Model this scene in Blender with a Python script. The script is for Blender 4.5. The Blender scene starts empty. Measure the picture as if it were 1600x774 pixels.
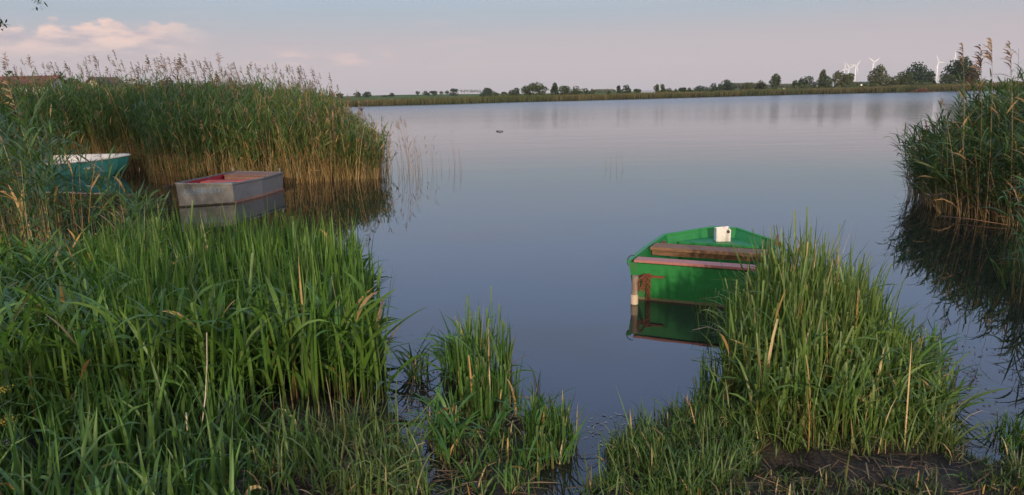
import bpy, bmesh, math, random
import numpy as np
from mathutils import Vector, Matrix
rng = np.random.default_rng(7)
random.seed(7)
SC = bpy.context.scene
COL = SC.collection
PI = math.pi
R = math.radians

# ------------------------------------------------------------------ camera
CAM_H, FPX, PITCH, ROLL = 2.2, 1155.0, R(11.7), R(1.3)
cam_d = bpy.data.cameras.new('camera')
cam_d.sensor_width = 36.0
cam_d.lens = 36.0 * FPX / 1600.0
cam_d.clip_start, cam_d.clip_end = 0.05, 20000.0
cam = bpy.data.objects.new('camera', cam_d)
COL.objects.link(cam)
cam.matrix_world = (Matrix.Translation((0, 0, CAM_H)) @ Matrix.Rotation(PI / 2 - PITCH, 4, 'X')
                    @ Matrix.Rotation(-ROLL, 4, 'Z'))
SC.camera = cam
# ------------------------------------------------------------------ sun
SUN_EL = R(13)
SUN_DIR = Vector((0.05 * math.cos(SUN_EL), -1.0 * math.cos(SUN_EL), math.sin(SUN_EL))).normalized()
sun_d = bpy.data.lights.new('sun', 'SUN')
sun_d.energy, sun_d.angle, sun_d.color = 2.8, R(1.2), (1.0, 0.8, 0.58)
sun = bpy.data.objects.new('sun', sun_d)
COL.objects.link(sun)
sun.rotation_euler = SUN_DIR.to_track_quat('Z', 'Y').to_euler()
sun.location = SUN_DIR * 60
# ------------------------------------------------------------------ world
world = bpy.data.worlds.new('World')
SC.world = world
world.use_nodes = True
W = world.node_tree
W.nodes.clear()


def wn(t, **kw):
    n = W.nodes.new(t)
    for k, v in kw.items():
        setattr(n, k, v)
    return n


def wl(a, b):
    W.links.new(a, b)


def wmath(op, a, b=None, c=None, clamp=False):
    n = wn('ShaderNodeMath', operation=op)
    n.use_clamp = clamp
    for i, v in enumerate((a, b, c)):
        if v is None:
            continue
        if isinstance(v, (int, float)):
            n.inputs[i].default_value = v
        else:
            wl(v, n.inputs[i])
    return n.outputs[0]


def wmix(f, a, b):
    n = wn('ShaderNodeMix', data_type='RGBA')
    for s, v in ((n.inputs[0], f), (n.inputs[6], a), (n.inputs[7], b)):
        if isinstance(v, (int, float)):
            s.default_value = v
        elif isinstance(v, tuple):
            s.default_value = (*v, 1)
        else:
            wl(v, s)
    return n.outputs[2]


sky = wn('ShaderNodeTexSky', sky_type='NISHITA')
sky.sun_disc = False
sky.sun_elevation = SUN_EL
sky.sun_rotation = math.atan2(0.05, -1.0)
sky.air_density, sky.dust_density, sky.ozone_density = 1.0, 2.0, 1.5
tc = wn('ShaderNodeTexCoord')
sep = wn('ShaderNodeSeparateXYZ')
wl(tc.outputs['Generated'], sep.inputs[0])
el = wmath('MULTIPLY', wmath('ARCSINE', sep.outputs[2]), 180 / PI)        # elevation in degrees
az = wmath('MULTIPLY', wmath('ARCTAN2', sep.outputs[0], sep.outputs[1]), 180 / PI)
# thin evening veil over the clear sky: rosy near the horizon, blue above
ramp = wn('ShaderNodeValToRGB')
wl(wmath('DIVIDE', el, 60.0, clamp=True), ramp.inputs[0])
cr = ramp.color_ramp
stops = [(0.0, (4.2, 3.8, 3.95)), (0.03, (4.35, 3.7, 3.85)), (0.065, (4.05, 3.55, 3.85)), (0.1, (3.1, 3.6, 4.15)),
         (0.2, (3.6, 4.8, 7.2)), (0.4, (4.2, 5.9, 10.2)), (1.0, (3.4, 4.8, 8.2))]
while len(cr.elements) < len(stops):
    cr.elements.new(0.5)
for e, (p, c) in zip(cr.elements, stops):
    e.position = p
    e.color = (*c, 1)
base = wmix(0.88, sky.outputs[0], ramp.outputs[0])


# cumulus bank and thin streaks, drawn by noise on the sky sphere
def cloud(scale_az, scale_el, detail, seed, lo, hi):
    cb = wn('ShaderNodeCombineXYZ')
    wl(wmath('MULTIPLY', az, scale_az), cb.inputs[0])
    wl(wmath('MULTIPLY', el, scale_el), cb.inputs[1])
    cb.inputs[2].default_value = seed
    nz = wn('ShaderNodeTexNoise')
    nz.inputs['Scale'].default_value = 1.0
    nz.inputs['Detail'].default_value = detail
    nz.inputs['Roughness'].default_value = 0.55
    wl(cb.outputs[0], nz.inputs[0])
    m = wn('ShaderNodeMapRange', interpolation_type='SMOOTHSTEP')
    wl(nz.outputs[0], m.inputs[0])
    m.inputs[1].default_value, m.inputs[2].default_value = lo, hi
    return m.outputs[0], nz.outputs[0]


def band(x, a, b, c, d):
    m1 = wn('ShaderNodeMapRange', interpolation_type='SMOOTHSTEP')
    wl(x, m1.inputs[0])
    m1.inputs[1].default_value, m1.inputs[2].default_value = a, b
    m2 = wn('ShaderNodeMapRange', interpolation_type='SMOOTHSTEP')
    wl(x, m2.inputs[0])
    m2.inputs[1].default_value, m2.inputs[2].default_value = c, d
    return wmath('MULTIPLY', m1.outputs[0], wmath('SUBTRACT', 1.0, m2.outputs[0]))


# cumulus bank in the west-north-west, its upper edge lumpy
lump, lumpv = cloud(0.42, 0.7, 6.0, 3.1, 0.3, 0.7)
top_el = wmath('ADD', wmath('MULTIPLY', lumpv, 5.2), 2.55)
rag = wn('ShaderNodeMapRange', interpolation_type='SMOOTHSTEP')
wl(wmath('SUBTRACT', top_el, el), rag.inputs[0])
rag.inputs[1].default_value, rag.inputs[2].default_value = -0.12, 0.5
body = wmath('MULTIPLY', rag.outputs[0], band(az, -75, -60, -26, -20))
body = wmath('MULTIPLY', body, band(el, 2.4, 4.4, 30, 40))
shade, _ = cloud(0.3, 1.1, 5.0, 9.0, 0.33, 0.62)
ccol = wmix(shade, (3.9, 3.45, 3.75), (7.0, 5.1, 4.4))
base = wmix(wmath('MULTIPLY', body, 0.95), base, ccol)
st, _ = cloud(0.16, 1.5, 4.0, 5.7, 0.5, 0.78)
stm = wmath('MULTIPLY', wmath('MULTIPLY', st, band(el, 1.0, 3.0, 5.0, 7.0)), band(az, -60, -50, -6, 4))
s3, _ = cloud(0.35, 1.6, 4.0, 7.3, 0.38, 0.66)
s3 = wmath('MULTIPLY', s3, wmath('MULTIPLY', band(az, -20, -16, -11, -7.5), band(el, 2.1, 2.7, 3.0, 3.9)))
base = wmix(wmath('MULTIPLY', s3, 0.8), base, (6.0, 4.4, 4.1))
base = wmix(wmath('MULTIPLY', stm, 0.35), base, (5.6, 4.3, 4.1))
st2, _ = cloud(0.05, 0.35, 5.0, 1.2, 0.35, 0.75)
base = wmix(wmath('MULTIPLY', wmath('MULTIPLY', st2, band(el, 4, 8, 60, 80)), 0.28), base, (4.2, 4.2, 4.9))
# warm light sky round the low sun, behind the viewpoint
glow = wn('ShaderNodeMapRange', interpolation_type='SMOOTHSTEP')
wl(wmath('MULTIPLY', sep.outputs[1], -1.0), glow.inputs[0])
glow.inputs[1].default_value, glow.inputs[2].default_value = 0.1, 0.98
base = wmix(glow.outputs[0], base, (11.5, 9.2, 6.5))
bg = wn('ShaderNodeBackground')
bg.inputs[1].default_value = 0.1
wl(base, bg.inputs[0])
wo = wn('ShaderNodeOutputWorld')
wl(bg.outputs[0], wo.inputs[0])
# ------------------------------------------------------------------ exposure, render
SC.view_settings.view_transform = 'Standard'
SC.view_settings.look = 'None'
SC.view_settings.exposure = 0.38
SC.view_settings.gamma = 1.0
SC.view_settings.use_curve_mapping = False
SC.cycles.use_denoising = True
SC.cycles.max_bounces = 6
SC.cycles.diffuse_bounces = 3
SC.cycles.glossy_bounces = 3
SC.cycles.transmission_bounces = 4
SC.cycles.caustics_reflective = False
SC.cycles.caustics_refractive = False

# ================================================================== helpers
fw = np.array([0, math.cos(PITCH), -math.sin(PITCH)])
_r0 = np.array([1.0, 0, 0])
_u0 = np.cross(_r0, fw)
rt = _r0 * math.cos(ROLL) - _u0 * math.sin(ROLL)
up = _u0 * math.cos(ROLL) + _r0 * math.sin(ROLL)


def ray(px, py):
    return fw + rt * (px - 800) / FPX - up * (py - 387) / FPX


def onz(px, py, z=0.0):
    d = ray(px, py)
    t = (z - CAM_H) / d[2]
    return np.array([0, 0, CAM_H]) + d * t


def at(px, py, Y):
    d = ray(px, py)
    return np.array([0, 0, CAM_H]) + d * Y / d[1]


def pxof(x, y, z):
    v = np.stack([x, y, z - CAM_H], -1)
    return 800 + FPX * (v @ rt) / (v @ fw)


def tag(o, label=None, cat=None, group=None, kind=None):
    if label:
        o['label'] = label
    if cat:
        o['category'] = cat
    if group:
        o['group'] = group
    if kind:
        o['kind'] = kind
    return o


def empty(name, loc=(0, 0, 0), rz=0.0):
    o = bpy.data.objects.new(name, None)
    o.empty_display_size = 0.2
    COL.objects.link(o)
    o.location = loc
    o.rotation_euler = (0, 0, rz)
    return o


def link(name, me, parent=None):
    o = bpy.data.objects.new(name, me)
    COL.objects.link(o)
    if parent is not None:
        o.parent = parent
    return o


def bmo(name, bm, mats, parent=None, smooth=False):
    me = bpy.data.meshes.new(name)
    bmesh.ops.recalc_face_normals(bm, faces=bm.faces)
    bm.to_mesh(me)
    bm.free()
    for m in (mats if isinstance(mats, (list, tuple)) else [mats]):
        me.materials.append(m)
    if smooth:
        for p in me.polygons:
            p.use_smooth = True
    return link(name, me, parent)


def smooth01(x, a, b):
    t = np.clip((x - a) / (b - a), 0, 1)
    return t * t * (3 - 2 * t)


def vnoise(x, y, seed=0):
    xi, yi = np.floor(x).astype(np.int64), np.floor(y).astype(np.int64)
    fx, fy = x - xi, y - yi
    fx, fy = fx * fx * (3 - 2 * fx), fy * fy * (3 - 2 * fy)

    def h(a, b):
        n = (a * 374761393 + b * 668265263 + seed * 974634721) & 0x7fffffff
        n = ((n ^ (n >> 13)) * 1274126177) & 0x7fffffff
        return ((n ^ (n >> 16)) & 0xffff) / 65535.0
    return ((h(xi, yi) * (1 - fx) + h(xi + 1, yi) * fx) * (1 - fy)
            + (h(xi, yi + 1) * (1 - fx) + h(xi + 1, yi + 1) * fx) * fy)


def fbm(x, y, seed=0, o=4):
    s, a, t = 0.0, 0.5, 0.0
    for k in range(o):
        s = s + a * vnoise(x * 2 ** k, y * 2 ** k, seed + k)
        t += a
        a *= 0.5
    return s / t


def inpoly(x, y, poly):
    ins = np.zeros(x.shape, bool)
    n = len(poly)
    for i in range(n):
        x1, y1 = poly[i][:2]
        x2, y2 = poly[(i + 1) % n][:2]
        c = ((y1 > y) != (y2 > y)) & (x < (x2 - x1) * (y - y1) / (y2 - y1 + 1e-12) + x1)
        ins ^= c
    return ins


def sdist(x, y, poly):
    d = np.full(x.shape, 1e9)
    n = len(poly)
    for i in range(n):
        ax, ay = poly[i][:2]
        bx, by = poly[(i + 1) % n][:2]
        ex, ey = bx - ax, by - ay
        t = np.clip(((x - ax) * ex + (y - ay) * ey) / (ex * ex + ey * ey + 1e-12), 0, 1)
        d = np.minimum(d, np.hypot(x - ax - t * ex, y - ay - t * ey))
    return np.where(inpoly(x, y, poly), d, -d)


def scatter(poly, n, dens=None):
    P = np.array([p[:2] for p in poly])
    lo, hi = P.min(0), P.max(0)
    out = []
    got = 0
    while got < n:
        q = rng.uniform(lo, hi, (n * 3, 2))
        k = inpoly(q[:, 0], q[:, 1], P)
        if dens is not None:
            k &= rng.random(len(q)) < dens(q[:, 0], q[:, 1])
        q = q[k]
        out.append(q)
        got += len(q)
    return np.concatenate(out)[:n]


# ------------------------------------------------------------------ materials
def mat(name):
    m = bpy.data.materials.new(name)
    m.use_nodes = True
    m.node_tree.nodes.clear()
    return m


def nd(m, t, **kw):
    n = m.node_tree.nodes.new(t)
    for k, v in kw.items():
        setattr(n, k, v)
    return n


def lk(m, a, b):
    m.node_tree.links.new(a, b)


def noise(m, scale, detail=4, rough=0.6, vec=None, stretch=None):
    n = nd(m, 'ShaderNodeTexNoise')
    n.inputs['Scale'].default_value = scale
    n.inputs['Detail'].default_value = detail
    n.inputs['Roughness'].default_value = rough
    if vec is None:
        vec = nd(m, 'ShaderNodeTexCoord').outputs['Object']
    if stretch:
        mp = nd(m, 'ShaderNodeMapping')
        mp.inputs['Scale'].default_value = stretch
        lk(m, vec, mp.inputs[0])
        vec = mp.outputs[0]
    lk(m, vec, n.inputs[0])
    return n.outputs[0]


def rampn(m, fac, stops):
    r = nd(m, 'ShaderNodeValToRGB')
    lk(m, fac, r.inputs[0])
    e = r.color_ramp.elements
    while len(e) < len(stops):
        e.new(0.5)
    for x, (p, c) in zip(e, stops):
        x.position = p
        x.color = (*c, 1) if len(c) == 3 else c
    return r.outputs[0]


def mixc(m, f, a, b, blend='MIX'):
    n = nd(m, 'ShaderNodeMix', data_type='RGBA', blend_type=blend)
    for s, v in ((n.inputs[0], f), (n.inputs[6], a), (n.inputs[7], b)):
        if isinstance(v, (int, float)):
            s.default_value = v
        elif isinstance(v, tuple):
            s.default_value = (*v, 1)
        else:
            lk(m, v, s)
    return n.outputs[2]


def out(m, sh):
    o = nd(m, 'ShaderNodeOutputMaterial')
    lk(m, sh, o.inputs[0])
    return m


def princ(m, color, rough=0.6, spec=0.4, metal=0.0, bump=None, bstr=0.3, bdist=0.01):
    p = nd(m, 'ShaderNodeBsdfPrincipled')
    if isinstance(color, tuple):
        p.inputs['Base Color'].default_value = (*color, 1)
    else:
        lk(m, color, p.inputs['Base Color'])
    if isinstance(rough, (int, float)):
        p.inputs['Roughness'].default_value = rough
    else:
        lk(m, rough, p.inputs['Roughness'])
    p.inputs['Specular IOR Level'].default_value = spec
    p.inputs['Metallic'].default_value = metal
    if bump is not None:
        b = nd(m, 'ShaderNodeBump')
        b.inputs['Strength'].default_value = bstr
        b.inputs['Distance'].default_value = bdist
        lk(m, bump, b.inputs['Height'])
        lk(m, b.outputs[0], p.inputs['Normal'])
    return p.outputs[0]


def painted(name, col, wear, amount=0.5, scale=6.0, rough=0.45, metal=0.0, stretch=None):
    m = mat(name)
    a = noise(m, scale, 6, 0.65, stretch=stretch)
    b = noise(m, scale * 5, 5, 0.7)
    mask = rampn(m, a, [(0.5 + 0.22 * (1 - amount), (0, 0, 0)), (0.66 + 0.2 * (1 - amount), (1, 1, 1))])
    tone = rampn(m, b, [(0.3, (0.82, 0.82, 0.82)), (0.7, (1.12, 1.12, 1.12))])
    c = mixc(m, 1.0, col, tone, 'MULTIPLY')
    c = mixc(m, mask, c, wear)
    return out(m, princ(m, c, rough, 0.4, metal, bump=b, bstr=0.25, bdist=0.004))


def plant_material(name, trans=0.3, rough=0.5, spec=0.3):
    m = mat(name)
    at_ = nd(m, 'ShaderNodeAttribute', attribute_name='tint')
    n = noise(m, 9.0, 3)
    tone = rampn(m, n, [(0.3, (0.8, 0.8, 0.8)), (0.7, (1.2, 1.2, 1.2))])
    c = mixc(m, 1.0, at_.outputs[0], tone, 'MULTIPLY')
    p = princ(m, c, rough, spec)
    t = nd(m, 'ShaderNodeBsdfTranslucent')
    lk(m, mixc(m, 1.0, c, (1.3, 1.25, 0.7), 'MULTIPLY'), t.inputs[0])
    x = nd(m, 'ShaderNodeMixShader')
    x.inputs[0].default_value = trans
    lk(m, p, x.inputs[1])
    lk(m, t.outputs[0], x.inputs[2])
    return out(m, x.outputs[0])


M_PLANT = plant_material('leaf', 0.32, 0.45, 0.38)
M_DRY = plant_material('dry_straw', 0.12, 0.75, 0.15)
M_TREE = plant_material('tree_leaf', 0.15, 0.65, 0.15)


def bark_mat():
    m = mat('bark')
    n = noise(m, 5, 6, 0.7, stretch=(1, 1, 0.25))
    c = rampn(m, n, [(0.3, (0.035, 0.028, 0.02)), (0.7, (0.12, 0.1, 0.075))])
    return out(m, princ(m, c, 0.9, 0.1, bump=n, bstr=0.6, bdist=0.03))


M_BARK = bark_mat()


def wood_mat(name, a, b, stretch=(1, 12, 12), scale=3.0):
    m = mat(name)
    n = noise(m, scale, 6, 0.7, stretch=stretch)
    c = rampn(m, n, [(0.28, a), (0.72, b)])
    return out(m, princ(m, c, 0.8, 0.2, bump=n, bstr=0.5, bdist=0.004))


# ------------------------------------------------------------------ plant geometry
class Strips:
    def __init__(self):
        self.v, self.f, self.c, self.m, self.n = [], [], [], [], 0

    @staticmethod
    def path(base, az, el, L, droop, s, pw=1.6):
        """points along curved axes, (N,S,3), with tangents"""
        e = el[:, None] - droop[:, None] * s[None, :] ** pw
        ca, sa = np.cos(az)[:, None], np.sin(az)[:, None]
        T = np.stack([np.cos(e) * ca, np.cos(e) * sa, np.sin(e)], -1)
        ds = np.diff(s)
        mid = (T[:, 1:] + T[:, :-1]) * 0.5 * (ds[None, :, None] * L[:, None, None])
        P = np.concatenate([np.zeros((len(L), 1, 3)), np.cumsum(mid, 1)], 1) + base[:, None, :]
        return P, T

    def _add(self, V, C, F, mi):
        self.v.append(V.reshape(-1, 3))
        self.c.append(C.reshape(-1, 3))
        self.f.append((F + self.n).reshape(-1, 4))
        self.m.append(np.full(F.size // 4, mi, np.int32))
        self.n += V.size // 3

    def ribbons(self, base, az, el, L, W, droop, seg, cols, prof, fold=0.0, roll=None, mi=0, pw=1.6):
        N = len(L)
        s = np.linspace(0, 1, seg + 1)
        P, T = self.path(base, az, el, L, droop, s, pw)
        S = np.stack([-np.sin(az), np.cos(az), np.zeros(N)], -1)[:, None, :] * np.ones((1, seg + 1, 1))
        Nn = np.cross(T, S)
        if roll is not None:
            cr_, sr_ = np.cos(roll)[:, None, None], np.sin(roll)[:, None, None]
            S, Nn = S * cr_ + Nn * sr_, Nn * cr_ - S * sr_
        hw = (W[:, None] * 0.5 * prof[None, :])[..., None]
        C = cols if cols.ndim == 3 else np.repeat(cols[:, None, :], seg + 1, 1)
        if fold > 0:
            V = np.stack([P - S * hw + Nn * hw * fold, P, P + S * hw + Nn * hw * fold], 2)
            k = 3
        else:
            V = np.stack([P - S * hw, P + S * hw], 2)
            k = 2
        Cc = np.repeat(C[:, :, None, :], k, 2)
        i = np.arange(seg)
        fs = []
        for j in range(k - 1):
            a = i * k + j
            fs.append(np.stack([a, a + 1, a + k + 1, a + k], -1))
        F = np.concatenate(fs, 0)[None] + (np.arange(N) * (seg + 1) * k)[:, None, None]
        self._add(V, Cc, F, mi)

    def tubes(self, base, az, el, L, Rad, droop, seg, cols, taper=0.5, mi=0, sides=3, pw=1.6):
        N = len(L)
        s = np.linspace(0, 1, seg + 1)
        P, T = self.path(base, az, el, L, droop, s, pw)
        S = np.stack([-np.sin(az), np.cos(az), np.zeros(N)], -1)[:, None, :] * np.ones((1, seg + 1, 1))
        Nn = np.cross(T, S)
        r = (Rad[:, None] * (1 - (1 - taper) * s[None, :]))[..., None]
        V = np.stack([P + r * (S * math.cos(a) + Nn * math.sin(a)) for a in np.arange(sides) * 2 * PI / sides], 2)
        C = cols if cols.ndim == 3 else np.repeat(cols[:, None, :], seg + 1, 1)
        Cc = np.repeat(C[:, :, None, :], sides, 2)
        i = np.arange(seg)
        fs = []
        for j in range(sides):
            j2 = (j + 1) % sides
            fs.append(np.stack([i * sides + j, i * sides + j2, (i + 1) * sides + j2, (i + 1) * sides + j], -1))
        F = np.concatenate(fs, 0)[None] + (np.arange(N) * (seg + 1) * sides)[:, None, None]
        self._add(V, Cc, F, mi)

    def quads(self, cen, size, cols, mi=0, flat=None, asp=1.0):
        """randomly turned leaf faces"""
        N = len(cen)
        a = rng.normal(size=(N, 3))
        a /= np.linalg.norm(a, axis=1)[:, None]
        b = rng.normal(size=(N, 3))
        b -= a * (a * b).sum(1)[:, None]
        b /= np.linalg.norm(b, axis=1)[:, None]
        sz = size[:, None] * 0.5
        V = np.stack([cen - a * sz, cen - b * sz * asp * 0.7 + a * sz * 0.1, cen + a * sz, cen + b * sz * asp], 1)
        C = np.repeat(cols[:, None, :], 4, 1)
        F = np.arange(4)[None, None] + (np.arange(N) * 4)[:, None, None]
        self._add(V, C, F, mi)

    def build(self, name, mats, parent=None, offset=None):
        V = np.concatenate(self.v)
        if offset is not None:
            V = V - np.asarray(offset)[None]
        F, C, MI = np.concatenate(self.f), np.concatenate(self.c), np.concatenate(self.m)
        me = bpy.data.meshes.new(name)
        me.vertices.add(len(V))
        me.vertices.foreach_set('co', V.astype(np.float32).ravel())
        me.loops.add(F.size)
        me.loops.foreach_set('vertex_index', F.astype(np.int32).ravel())
        me.polygons.add(len(F))
        me.polygons.foreach_set('loop_start', np.arange(0, F.size, 4, dtype=np.int32))
        me.polygons.foreach_set('material_index', MI)
        for m in mats:
            me.materials.append(m)
        a = me.attributes.new('tint', 'FLOAT_COLOR', 'POINT')
        a.data.foreach_set('color', np.concatenate([np.clip(C, 0, 1), np.ones((len(C), 1))], 1).astype(np.float32).ravel())
        me.polygons.foreach_set('use_smooth', np.ones(len(F), bool))
        me.update(calc_edges=True)
        return link(name, me, parent)


def pal(n, *cols, jit=0.18, w=None):
    """random leaf colours drawn from a few, with per-leaf brightness"""
    c = np.array(cols)
    k = rng.choice(len(c), n, p=w)
    k2 = rng.choice(len(c), n, p=w)
    t = rng.random(n)[:, None]
    o = c[k] * (1 - t) + c[k2] * t
    return o * (1 + rng.normal(0, jit, n))[:, None].clip(0.45, 1.6)


def grad(c0, c1, seg, p=1.0):
    s = np.linspace(0, 1, seg + 1)[None, :, None] ** p
    return c0[:, None, :] * (1 - s) + c1[:, None, :] * s


PLEAF = {n: None for n in ()}
PROF4 = np.array([0.35, 0.95, 1.0, 0.66, 0.04])
PROF3 = np.array([0.4, 1.0, 0.8, 0.05])
PROF5 = np.array([0.4, 0.85, 1.0, 0.9, 0.6, 0.03])
BLADE5 = np.array([0.8, 1.0, 1.0, 0.92, 0.7, 0.04])
CUT5 = np.array([0.8, 1.0, 1.0, 0.95, 0.85, 0.7])
TAN = (0.47, 0.29, 0.12)
TAN2 = (0.30, 0.19, 0.085)
TAN3 = (0.45, 0.35, 0.2)
G_DARK = (0.034, 0.075, 0.024)
G_MID = (0.055, 0.115, 0.03)
G_YEL = (0.105, 0.135, 0.035)  # reed green with the low sun's warmth put into the colour
G_BLU = (0.035, 0.075, 0.042)


def reeds(S, pts, z0, h, lean_az, lean, greens, nleaf=7, dead=0.35, leafL=0.38, leafW=0.022, stalk=0.0045, plume=0.25,
          t0=0.3, seg=3, leafseg=3, wind=None, deadz=0.45, spread=(12, 52), dr=(0.2, 1.5)):
    """common reed: stalk, alternate leaves, some of last year's dry stalks with brown plumes"""
    N = len(pts)
    base = np.column_stack([pts, np.full(N, z0) if np.isscalar(z0) else z0])
    el = PI / 2 - lean
    droop = rng.uniform(0.0, 0.22, N)
    isdead = rng.random(N) < dead
    L = h.copy()
    L[isdead] *= rng.uniform(0.6, 1.12, isdead.sum())
    cd = pal(N, TAN, TAN2, TAN3)
    cg = pal(N, *greens)
    lowc = np.where((rng.random(N) < 0.75)[:, None], cd, cg)
    s = np.linspace(0, 1, seg + 1)[None, :, None]
    wgt = np.clip((s - deadz * 0.5) / max(deadz, 0.01), 0, 1)
    cg_s = lowc[:, None] * (1 - wgt) + cg[:, None] * wgt
    cols = np.where(isdead[:, None, None], np.repeat(cd[:, None], seg + 1, 1), cg_s)
    S.tubes(base, lean_az, el, L, stalk * rng.uniform(0.8, 1.25, N), droop, seg, cols, 0.45, mi=1)
    # leaves
    k = np.repeat(np.arange(N), nleaf)
    live = ~isdead[k] | (rng.random(len(k)) < 0.13)
    k = k[live]
    t = rng.uniform(t0, 0.99, len(k)) ** 0.85
    fine = np.linspace(0, 1, 9)
    P, T = Strips.path(base, lean_az, el, L, droop, fine)
    q = t * 8
    qi = np.clip(q.astype(int), 0, 7)
    fr = (q - qi)[:, None]
    lb = P[k, qi] * (1 - fr) + P[k, qi + 1] * fr
    laz = rng.uniform(0, 2 * PI, len(k))
    if wind is not None:
        laz = wind + rng.normal(0, 1.0, len(k)) + np.where(rng.random(len(k)) < 0.25, PI, 0)
    lel = R(90) - lean[k] - rng.uniform(R(spread[0]), R(spread[1]), len(k))
    lL = leafL * rng.uniform(0.6, 1.25, len(k)) * (0.75 + 0.25 * np.sin(t * PI))
    c0 = pal(len(k), *greens)
    dl = (rng.random(len(k)) < 0.02) | isdead[k]
    c0[dl] = pal(dl.sum(), TAN, TAN2)
    prof = {3: PROF3, 4: PROF4, 5: PROF5}[leafseg]
    S.ribbons(lb, laz, lel, lL, leafW * rng.uniform(0.7, 1.25, len(k)), rng.uniform(dr[0], dr[1], len(k)), leafseg, c0, prof,
              roll=rng.normal(0, 0.5, len(k)))
    # plumes on dry stalks
    pk = np.where((rng.random(N) < plume) & (isdead | (rng.random(N) < 0.12)))[0]
    if len(pk):
        plumes(S, P[pk, 8], T[pk, 8], rng.uniform(0.16, 0.28, len(pk)), lean_az[pk])


def plumes(S, tip, tan, size, az, n=16, cols=((0.20, 0.13, 0.085), (0.13, 0.085, 0.06), (0.27, 0.19, 0.12)), mi=2, wmul=1.0):
    N = len(tip)
    k = np.repeat(np.arange(N), n)
    t = np.tile(np.linspace(0, 1, n), N) + rng.normal(0, 0.03, N * n)
    b = tip[k] + tan[k] * (size[k] * (t - 0.75))[:, None]
    a = az[k] + rng.normal(0, 0.9, N * n)
    elv = R(70) - rng.uniform(0, R(35), N * n)
    ln = size[k] * (0.62 - 0.4 * t.clip(0, 1)) * rng.uniform(0.7, 1.2, N * n)
    S.ribbons(b, a, elv, ln, np.full(N * n, 0.016 * wmul) * (size[k] / 0.22), rng.uniform(0.6, 1.9, N * n), 2, pal(N * n, *cols), np.array([0.5, 1.0, 0.2]),
              roll=rng.uniform(-1.5, 1.5, N * n), mi=mi)


def blades(S, pts, z0, h, W, greens, lean_sd=0.14, bend=0.35, cut=0.0, base_tan=0.12, fold=0.35, dead=0.03, bias=None):
    """sword-like leaves rising from the ground; a share of them bends over, a share has cut tops"""
    N = len(pts)
    base = np.column_stack([pts, np.full(N, z0) if np.isscalar(z0) else z0])
    az = rng.uniform(0, 2 * PI, N) if bias is None else bias + rng.normal(0, 1.1, N)
    el = PI / 2 - np.abs(rng.normal(0, lean_sd, N))
    droop = np.abs(rng.normal(0.12, 0.12, N))
    bent = rng.random(N) < bend
    droop[bent] += rng.uniform(0.5, 2.0, bent.sum())
    c1 = pal(N, *greens)
    c0 = c1 * np.array([1.05, 0.95, 0.9]) * 0.95
    tb = rng.random(N) < base_tan
    c0[tb] = pal(tb.sum(), TAN, TAN2) * 0.6
    dd = rng.random(N) < dead
    c1[dd] = pal(dd.sum(), TAN, TAN3)
    c0[dd] = c1[dd]
    cols = grad(c0, c1, 5, 0.5)
    ct = (rng.random(N) < cut) & ~bent
    for sel, prof in ((~ct, BLADE5), (ct, CUT5)):
        if sel.sum() == 0:
            continue
        cc = cols[sel].copy()
        if prof is CUT5:
            cc[:, 5] = cc[:, 5] * 0.7 + np.array([0.32, 0.36, 0.2]) * 0.3
        S.ribbons(base[sel], az[sel], el[sel], h[sel], W * rng.uniform(0.6, 1.3, sel.sum()), droop[sel], 5, cc, prof, fold=fold,
                  roll=rng.normal(0, 0.5, sel.sum()), pw=2.2)


# ================================================================== SETTING
far_pts = np.array([onz(*p)[:2] for p in [(545, 167), (700, 163), (800, 160), (1000, 155), (1120, 151.5), (1250, 148), (1390, 145), (1480, 143)]])


def far_shore(x):
    return np.interp(x, far_pts[:, 0], far_pts[:, 1]) + (fbm(x / 9.0, x * 0, 5) - 0.5) * 6


LAND = [onz(*p)[:2] for p in [(-900, 640), (-500, 560), (0, 575), (300, 605), (480, 620), (590, 650), (615, 700), (650, 740), (660, 800), (700, 1100),
                              (-900, 1100)]]
MID = [onz(*p)[:2] for p in [(690, 625), (715, 590), (770, 600), (815, 640), (870, 665), (905, 700), (865, 735), (855, 800), (850, 900), (715, 900), (720, 780), (700, 720)]]
BANK = [onz(*p)[:2] for p in [(930, 715), (985, 680), (1040, 650), (1090, 628), (1135, 600), (1200, 570), (1290, 560), (1390, 585), (1470, 640), (1500, 690), (1560, 715), (1640, 690),
                              (1750, 640), (1900, 600), (2300, 560), (2300, 1100), (880, 1100), (900, 780)]]


PUD = [onz(*p)[:2] for p in [(905, 735), (1425, 672), (1540, 700), (700, 745), (1250, 745)]]


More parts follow.
